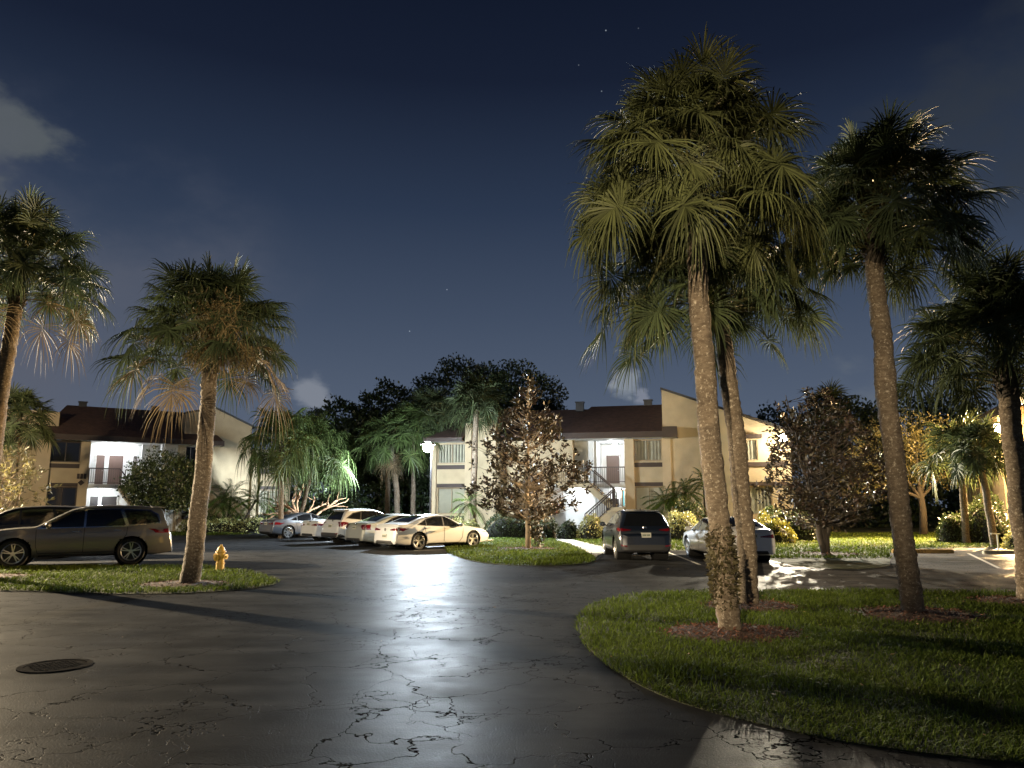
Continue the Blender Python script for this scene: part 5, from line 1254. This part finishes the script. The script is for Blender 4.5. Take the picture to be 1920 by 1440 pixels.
# far woods closing the view between and behind the blocks
V = []; g_ = np.random.default_rng(99)
for i in range(64):
    bx = -95 + i*3.0; n = 420; d = nrm(g_.normal(0, 1, (n, 3))); hgt = 3.4 + 1.1*math.sin(i*1.3) + g_.normal(0, .4)
    V.append(leaves(g_, np.array([bx, 84 + 4*math.sin(i*.7), hgt*.75]) + d*np.array([3.2, 2.2, hgt*.95])*np.sqrt(g_.uniform(.3, 1, n))[:, None], 1, .6, .6, .3))
tag(quads_mesh('woods', np.concatenate(V), 4, M['leaf_dark']), 'dark far-off wood behind the apartment blocks', 'woods', kind='stuff')

# ------------------------------------------------------------------ hedges and shrubs
def g2(px, Y): return gx(px, Y)[:2]
hedge('hedge', g2(338, 51.5), g2(505, 49.3), 1.0, .85, 'low yellow-green hedge row along the left lawn', 'leaf_varieg', .15, 110, seed=1)
hedge('hedge', g2(375, 54), g2(512, 51.5), .9, 1.05, 'dark green hedge behind the yellow-green row', 'leaf_hedge', .12, 120, seed=2)
hedge('hedge', g2(905, 42.5), g2(1012, 42.0), 1.2, 1.15, 'dark clipped hedge below the magnolia', 'leaf_hedge', .12, 130, seed=3)
hedge('hedge', g2(838, 42.5), g2(902, 42.2), 1.1, 1.0, 'pale variegated hedge behind the nose of the pearl white sedan', 'leaf_varieg', .14, 110, seed=4)
hedge('hedge', g2(1008, 41), g2(1040, 42.5), .9, 1.0, 'short grey-green hedge at the left of the walkway', 'leaf_hedge', .12, 120, seed=5)
hedge('hedge', g2(1046, 41.5), g2(1084, 41), 1.1, 1.0, 'dark hedge at the right of the walkway', 'leaf_hedge', .12, 130, seed=6)
hedge('hedge', g2(1082, 41), g2(1132, 40.5), 1.2, 1.15, 'olive hedge right of the walkway below the stair', 'leaf_varieg', .13, 110, seed=7)
hedge('hedge', g2(1240, 40), g2(1318, 40), 1.3, 1.25, 'olive hedge between the blue SUV and the silver sedan', 'leaf_varieg', .13, 110, seed=8)
hedge('hedge', g2(1255, 42.5), g2(1330, 42.5), 1.2, 1.9, 'taller dark hedge at the feet of the date palms', 'leaf_hedge', .13, 110, seed=9)
hedge('croton_shrub', g2(1413, 36), g2(1488, 36), 1.4, 1.25, 'bright yellow croton bush right of the silver sedan', 'leaf_croton', .15, 110, 'shrub', seed=10, lumps=.2)
hedge('hedge', g2(1418, 39.5), g2(1535, 38.5), 1.4, 1.55, 'dark hedge behind the yellow croton bush', 'leaf_hedge', .13, 110, seed=11)
hedge('hedge', g2(1762, 37.5), g2(1806, 36.5), 1.8, 1.7, 'dark bushy hedge left of the two right-hand palms', 'leaf_hedge', .14, 110, seed=12)
hedge('hedge', g2(1812, 37.5), g2(1880, 35), 1.4, 1.9, 'black-green hedge between the two right-hand palms', 'leaf_hedge', .14, 110, seed=13)
hedge('hedge', g2(1880, 31.5), g2(1990, 30.5), 1.5, 1.35, 'rounded pale bush at the corner of the right building', 'leaf_varieg', .14, 120, 'shrub', seed=14, lumps=.2)

# ------------------------------------------------------------------ lawns
holes = {'R': [(b4[0], b4[1]-.05, .95, .75), (b5[0], b5[1], .8, .85), (b6[0]+.1, b6[1], 1.0, .9), (b7[0]-.2, b7[1], .9, .8)], 'L': [(b2[0]-.1, b2[1]+.05, 1.0, .75), (b1[0]+.3, b1[1]+.2, .9, .8)], 'C': [(bm_[0], bm_[1], 1.3, 1.0)], 'M': []}
x_, y_, _z = gpt(1548, 1041); holes['M'] = [(x_, y_, 1.3, 1.1)]
near = [p for p in island_R]
def clip_band(poly, y0, y1):
    out = poly
    for s, yy in ((1, y0), (-1, y1)):
        q = []
        for i in range(len(out)):
            a, b = out[i], out[(i+1) % len(out)]; ia, ib = s*(a[1]-yy) >= 0, s*(b[1]-yy) >= 0
            if ia: q.append(a)
            if ia != ib: t = (yy-a[1])/(b[1]-a[1]); q.append((a[0]+(b[0]-a[0])*t, yy))
        out = q
    return out
for (a, b, dn, hh, ww, sd) in ((3.5, 7.5, 2600, .075, .0085, 1), (7.5, 10.5, 1900, .08, .011, 2), (10.5, 16, 1250, .085, .014, 3)):
    grass(clip_band(island_R, a, b), dn, hh, ww, 'coarse lawn grass on the front palm island', seed=sd, holes=holes['R'])
grass(island_L, 850, .10, .018, 'lamp-lit lawn grass on the hydrant island', seed=4, holes=holes['L'])
grass(island_C, 420, .12, .03, 'lawn grass on the magnolia island', seed=5, holes=holes['C'])
grass(clip_band(lawn_M, 26, 50), 170, .13, .045, 'lawn grass in front of the centre and right buildings', seed=6, holes=holes['M'])
grass(clip_band(lawn_L, 46, 52), 130, .13, .05, 'strip of lawn grass below the left building', seed=7)
mulch_bed((b4[0], b4[1]-.05), .92, .72, 'red mulch ring round the fern-footed palm', 1500, 1)
mulch_bed(b5[:2], .8, .8, 'red mulch ring round the second palm of the front island', 900, 2)
mulch_bed((b6[0]+.1, b6[1]), .95, .85, 'red mulch ring round the dark-crowned palm', 1100, 3)
mulch_bed((b7[0]-.2, b7[1]), .85, .75, 'red mulch ring at the right edge of the front island', 700, 4)
mulch_bed((b2[0]-.1, b2[1]+.05), .95, .7, 'mulch ring round the palm beside the hydrant', 600, 5)
mulch_bed((b1[0]+.3, b1[1]+.2), .85, .75, 'mulch patch at the left edge of the hydrant island', 500, 6)
mulch_bed(bm_[:2], 1.3, .95, 'pale mulch ring round the conical magnolia', 600, 7, .09)
mulch_bed((x_, y_), 1.25, 1.05, 'mulch ring round the many-stemmed magnolia', 500, 8, .09)

g_ = np.random.default_rng(123)
n = 420; X = g_.uniform(-16, 12, n); Y = g_.uniform(4.5, 24, n); k = inside(island_R, X, Y) | inside(island_L, X, Y) | (g_.uniform(0, 1, n) < .10); P = np.stack([X, Y, np.full(n, .03)], 1)
P[:, 2] = np.where(inside(island_R, X, Y) | inside(island_L, X, Y), .075, .012); P = P[k]
q = leaves(g_, P, 1, .075, .38, .0); q[:, :, 2] = P[:, None, 2] + (q[:, :, 2] - P[:, None, 2])*.25
tag(quads_mesh('leaf_litter', q, 4, M['litter']), 'scattered fallen leaves on the grass and asphalt', 'leaf litter', kind='stuff')

# ------------------------------------------------------------------ small things
hx, hy = G(412, 1073)
o = tag(empty('fire_hydrant', (hx, hy, .02), R(-20)), 'yellow fire hydrant on the grass right of the palm', 'fire hydrant')
m = MB(); m.lathe([(.001, 0), (.15, 0), (.15, .03), (.105, .035), (.105, .20), (.118, .205), (.118, .235), (.10, .24), (.098, .50), (.001, .50)], 24); m.build('barrel', M['hydrant'], o, True, 30)
m = MB(); m.lathe([(.14, .50), (.145, .515), (.14, .53), (.112, .535), (.108, .58), (.085, .63), (.05, .665), (.028, .67), (.028, .715), (.001, .715)], 24)
for k in range(8):
    a = k*math.pi/4; m.lathe([(.012, .53), (.012, .545), (.001, .547)], 8, c=(.125*math.cos(a), .125*math.sin(a), 0))
m.build('bonnet', M['hydrant'], o, True, 30)
for nm, ax, c, rr in (('outlet_cap', 'x', (0, 0, .40), .06),):
    m = MB(); m.lathe([(.06, .08), (.06, .155), (.075, .157), (.075, .19), (.03, .195), (.03, .225), (.001, .225)], 16, 'x', c=c); m.build('outlet_cap', M['hydrant'], o, True, 30)
    m = MB(); m.lathe([(.06, -.08), (.06, -.155), (.075, -.157), (.075, -.19), (.03, -.195), (.03, -.225), (.001, -.225)], 16, 'x', c=c); m.build('outlet_cap', M['hydrant'], o, True, 30)
m = MB(); m.lathe([(.075, -.08), (.075, -.14), (.09, -.142), (.09, -.175), (.035, -.18), (.035, -.205), (.001, -.205)], 18, 'y', c=(0, 0, .37)); m.build('pumper_cap', M['hydrant'], o, True, 30)
o = tag(empty('sign_post', gx(1868, 31.8)), 'thin white post with a short cross arm beside the pale corner bush', 'post')
m = MB(); m.bar((0, 0, -.02), (0, 0, .6), .05, .05); m.build('post', M['concrete'], o); m = MB(); m.bar((-.26, 0, .63), (.12, 0, .63), .06, .05); m.build('arm', M['concrete'], o)

# ------------------------------------------------------------------ lamps
def street_lamp(loc, h, power, color, label, arm=(.0, -.6), r=.14, group=None):
    o = tag(empty('street_lamp', loc), label, 'street lamp', group)
    m = MB(); m.tube([(0, 0, 0), (0, 0, .5), (0, 0, h+.25)], [.085, .07, .05], 12); m.lathe([(.13, 0), (.13, .12), (.08, .14)], 14); m.build('pole', M['lamp_metal'], o, True, 40)
    m = MB(); m.tube([(0, 0, h+.12), (arm[0]*.4, arm[1]*.4, h+.24), (arm[0], arm[1], h+.2)], [.035, .03, .03], 8); m.build('arm', M['lamp_metal'], o, True)
    m = MB(); m.lathe([(.001, h+.24), (r*1.4, h+.22), (r*1.5, h+.13), (r*.8, h+.11)], 18, c=(arm[0], arm[1], 0)); m.build('lamp_shade', M['lamp_metal'], o, True, 40)
    bm = bmesh.new(); bmesh.ops.create_icosphere(bm, subdivisions=2, radius=r); me = bpy.data.meshes.new('bulb'); bm.to_mesh(me); bm.free()
    me.polygons.foreach_set('use_smooth', np.ones(len(me.polygons), bool))
    me.materials.append(glow('lit_street_lamp', color, power/(math.pi*4*math.pi*r*r))); b = link('bulb', me, o); b.location = (arm[0], arm[1], h)
    return o
COOL, WARM, AMBER = (.78, .90, 1.0), (1.0, .80, .52), (1.0, .66, .30)
def beam(lamp, off, target, power, angle, blend, color, r=.12):
    """a spot light added to a lamp and aimed at target"""
    d = bpy.data.lights.new('beam', 'SPOT'); d.energy = power; d.spot_size = R(angle); d.spot_blend = blend; d.color = color; d.shadow_soft_size = r
    o = bpy.data.objects.new('beam', d); C.objects.link(o); o.parent = lamp; o.location = off
    p = Vector(lamp.location) + Vector(off); o.rotation_euler = (Vector(target) - p).to_track_quat('-Z', 'Y').to_euler()
    return o
p = at(802, 838, 43.0); sl = street_lamp((p[0]+.15, 43.6, 0), p[2], 7500, COOL, 'glaring cool white street lamp among the palms left of the centre building', (-.15, -.6), .30)
beam(sl, (-.15, -1.0, p[2]-.05), (-3.5, 26, 0), 15000, 150, .5, COOL, .14)
beam(sl, (-.55, -.6, p[2]), (-18, 52, 1.2), 30000, 36, .6, COOL, .12)  # second spot, added to brighten the left gable and hedge
sl = street_lamp((-27, 29, 0), 6.6, 7000, WARM, 'warm street lamp beyond the left edge of the photo', (.5, -.3), .15)
beam(sl, (.7, -.5, 6.5), (-8, 15.5, 0), 80000, 95, .6, WARM, .12)
sl = street_lamp((-6, -14, 0), 6.0, 60, WARM, 'warm street lamp behind the viewer', (.2, .6), .15)
beam(sl, (.25, .85, 6.0), (1.3, 11.3, 4.0), 38000, 25, .8, WARM, .10)
beam(sl, (-.15, .8, 6.0), (-7.4, 16.5, 4.0), 26000, 15, .8, WARM, .10)  # second spot, added to light the hydrant palm from the front
p = at(1468, 821, 45.5); wl = lamp_globe('wall_lamp', tuple(p), 1000, (1, .88, .66), 'bright warm white flood lamp at the right end of the centre building', .27, hood='wall', arm=(.1, .9))
beam(wl, (-.05, -.36, -.05), (9, 22, 0), 46000, 100, .5, (1, .88, .66), .12)
p = at(1872, 802, 41.0); wl = lamp_globe('wall_lamp', tuple(p), 6500, AMBER, 'amber lamp on the right building behind the palm trunk at the photo edge', .25, hood='wall', arm=(1.0, .4))
beam(wl, (-.30, -.25, -.05), (16, 24, 0), 110000, 140, .5, AMBER, .12)

# ------------------------------------------------------------------ sky
w = bpy.data.worlds.new('World'); bpy.context.scene.world = w; w.use_nodes = True
N, L = w.node_tree.nodes, w.node_tree.links; bg = N['Background']
tc = N.new('ShaderNodeTexCoord'); sx = N.new('ShaderNodeSeparateXYZ'); L.new(tc.outputs['Generated'], sx.inputs[0])
ramp = N.new('ShaderNodeValToRGB'); E = ramp.color_ramp.elements
stops = [(.0, (.098, .122, .168)), (.12, (.076, .100, .148)), (.25, (.046, .065, .106)), (.38, (.0215, .0345, .066)), (.52, (.0078, .0125, .028)), (.70, (.002, .004, .0115)), (1.0, (.001, .002, .006))]
E[0].position, E[1].position = stops[0][0], stops[-1][0]; E[0].color = (*stops[0][1], 1); E[1].color = (*stops[-1][1], 1)
for q, c in stops[1:-1]: e = E.new(q); e.color = (*c, 1)
L.new(sx.outputs['Z'], ramp.inputs[0])
col = ramp.outputs[0]
def cloud(px, py, radius, soft, c, amt, scale, thr, seed):
    """a cloud in the sky: a patch round a direction, broken up by noise"""
    global col
    d = ray(px, py); d = d/np.linalg.norm(d)
    dot = N.new('ShaderNodeVectorMath'); dot.operation = 'DOT_PRODUCT'; nv = N.new('ShaderNodeVectorMath'); nv.operation = 'NORMALIZE'; L.new(tc.outputs['Generated'], nv.inputs[0])
    nz = N.new('ShaderNodeTexNoise'); nz.inputs['Scale'].default_value = scale; nz.inputs['Detail'].default_value = 7; nz.inputs['Roughness'].default_value = .55
    mp = N.new('ShaderNodeMapping'); mp.inputs['Location'].default_value = (seed, seed*.3, 0); mp.inputs['Scale'].default_value = (1, 1, 1.7); L.new(tc.outputs['Generated'], mp.inputs[0]); L.new(mp.outputs[0], nz.inputs['Vector'])
    dot.inputs[1].default_value = tuple(d); L.new(nv.outputs[0], dot.inputs[0])
    ac = N.new('ShaderNodeMath'); ac.operation = 'ARCCOSINE'; L.new(dot.outputs['Value'], ac.inputs[0])
    m1 = N.new('ShaderNodeMapRange'); m1.inputs[1].default_value = 0; m1.inputs[2].default_value = radius; m1.inputs[3].default_value = 1; m1.inputs[4].default_value = 0; L.new(ac.outputs[0], m1.inputs[0])
    ad = N.new('ShaderNodeMath'); ad.operation = 'MULTIPLY_ADD'; ad.inputs[1].default_value = 2.6; L.new(nz.outputs['Fac'], ad.inputs[0]); L.new(m1.outputs[0], ad.inputs[2])
    m2 = N.new('ShaderNodeMapRange'); m2.interpolation_type = 'SMOOTHSTEP'; m2.inputs[1].default_value = thr + .8; m2.inputs[2].default_value = thr + .8 + soft*1.6; m2.inputs[3].default_value = 0; m2.inputs[4].default_value = amt; L.new(ad.outputs[0], m2.inputs[0])
    gate = N.new('ShaderNodeMath'); gate.operation = 'MULTIPLY'; L.new(m2.outputs[0], gate.inputs[0])
    m3 = N.new('ShaderNodeMapRange'); m3.inputs[1].default_value = 0; m3.inputs[2].default_value = .25; L.new(m1.outputs[0], m3.inputs[0]); L.new(m3.outputs[0], gate.inputs[1])
    mx = N.new('ShaderNodeMix'); mx.data_type = 'RGBA'; L.new(gate.outputs[0], mx.inputs[0]); L.new(col, mx.inputs[6]); mx.inputs[7].default_value = (*c, 1); col = mx.outputs[2]
cloud(-20, 290, .11, .30, (.085, .098, .105), .85, 9, .85, 3)
cloud(80, 680, .34, .8, (.092, .100, .130), .8, 4, .45, 5)
cloud(1178, 712, .035, .35, (.21, .24, .28), .9, 16, .85, 1)
cloud(1205, 742, .024, .30, (.18, .20, .25), .9, 22, .85, 7)
cloud(590, 755, .045, .35, (.20, .22, .26), .8, 14, .85, 2)
cloud(1880, 260, .20, .5, (.030, .036, .044), .6, 5, .7, 9)
cloud(1660, 760, .10, .4, (.11, .13, .16), .7, 9, .8, 4)
def star(px, py, r, c, s):
    global col
    d = ray(px, py); d = d/np.linalg.norm(d)
    df = N.new('ShaderNodeVectorMath'); df.operation = 'DISTANCE'; nv = N.new('ShaderNodeVectorMath'); nv.operation = 'NORMALIZE'; L.new(tc.outputs['Generated'], nv.inputs[0]); L.new(nv.outputs[0], df.inputs[0]); df.inputs[1].default_value = tuple(d)
    m1 = N.new('ShaderNodeMapRange'); m1.inputs[1].default_value = 0; m1.inputs[2].default_value = r; m1.inputs[3].default_value = s; m1.inputs[4].default_value = 0; L.new(df.outputs['Value'], m1.inputs[0])
    mx = N.new('ShaderNodeMix'); mx.data_type = 'RGBA'; mx.blend_type = 'ADD'; mx.clamp_factor = False; L.new(m1.outputs[0], mx.inputs[0]); L.new(col, mx.inputs[6]); mx.inputs[7].default_value = (*c, 1); col = mx.outputs[2]
for px, py, s in ((1136, 57, .4), (1085, 122, .15), (1128, 171, .25), (838, 543, .3), (768, 621, .35), (1197, 53, .1)): star(px, py, .0011, (.8, .9, 1), s)
L.new(col, bg.inputs[0]); bg.inputs[1].default_value = 1.0
# faint moonlight
sun = bpy.data.lights.new('moon', 'SUN'); sun.energy = .035; sun.angle = R(.5); sun.color = (.8, .88, 1); so = bpy.data.objects.new('moon', sun); C.objects.link(so); so.rotation_euler = (R(40), R(-20), 0)

sc = bpy.context.scene
sc.view_settings.view_transform = 'Standard'; sc.view_settings.look = 'None'; sc.view_settings.exposure = .2; sc.view_settings.gamma = 1
sc.render.engine = 'CYCLES'; cy = sc.cycles
cy.max_bounces = 5; cy.diffuse_bounces = 2; cy.glossy_bounces = 3; cy.transmission_bounces = 4; cy.transparent_max_bounces = 8
cy.sample_clamp_indirect = 4; cy.sample_clamp_direct = 0; cy.use_denoising = True; cy.caustics_reflective = False; cy.caustics_refractive = False
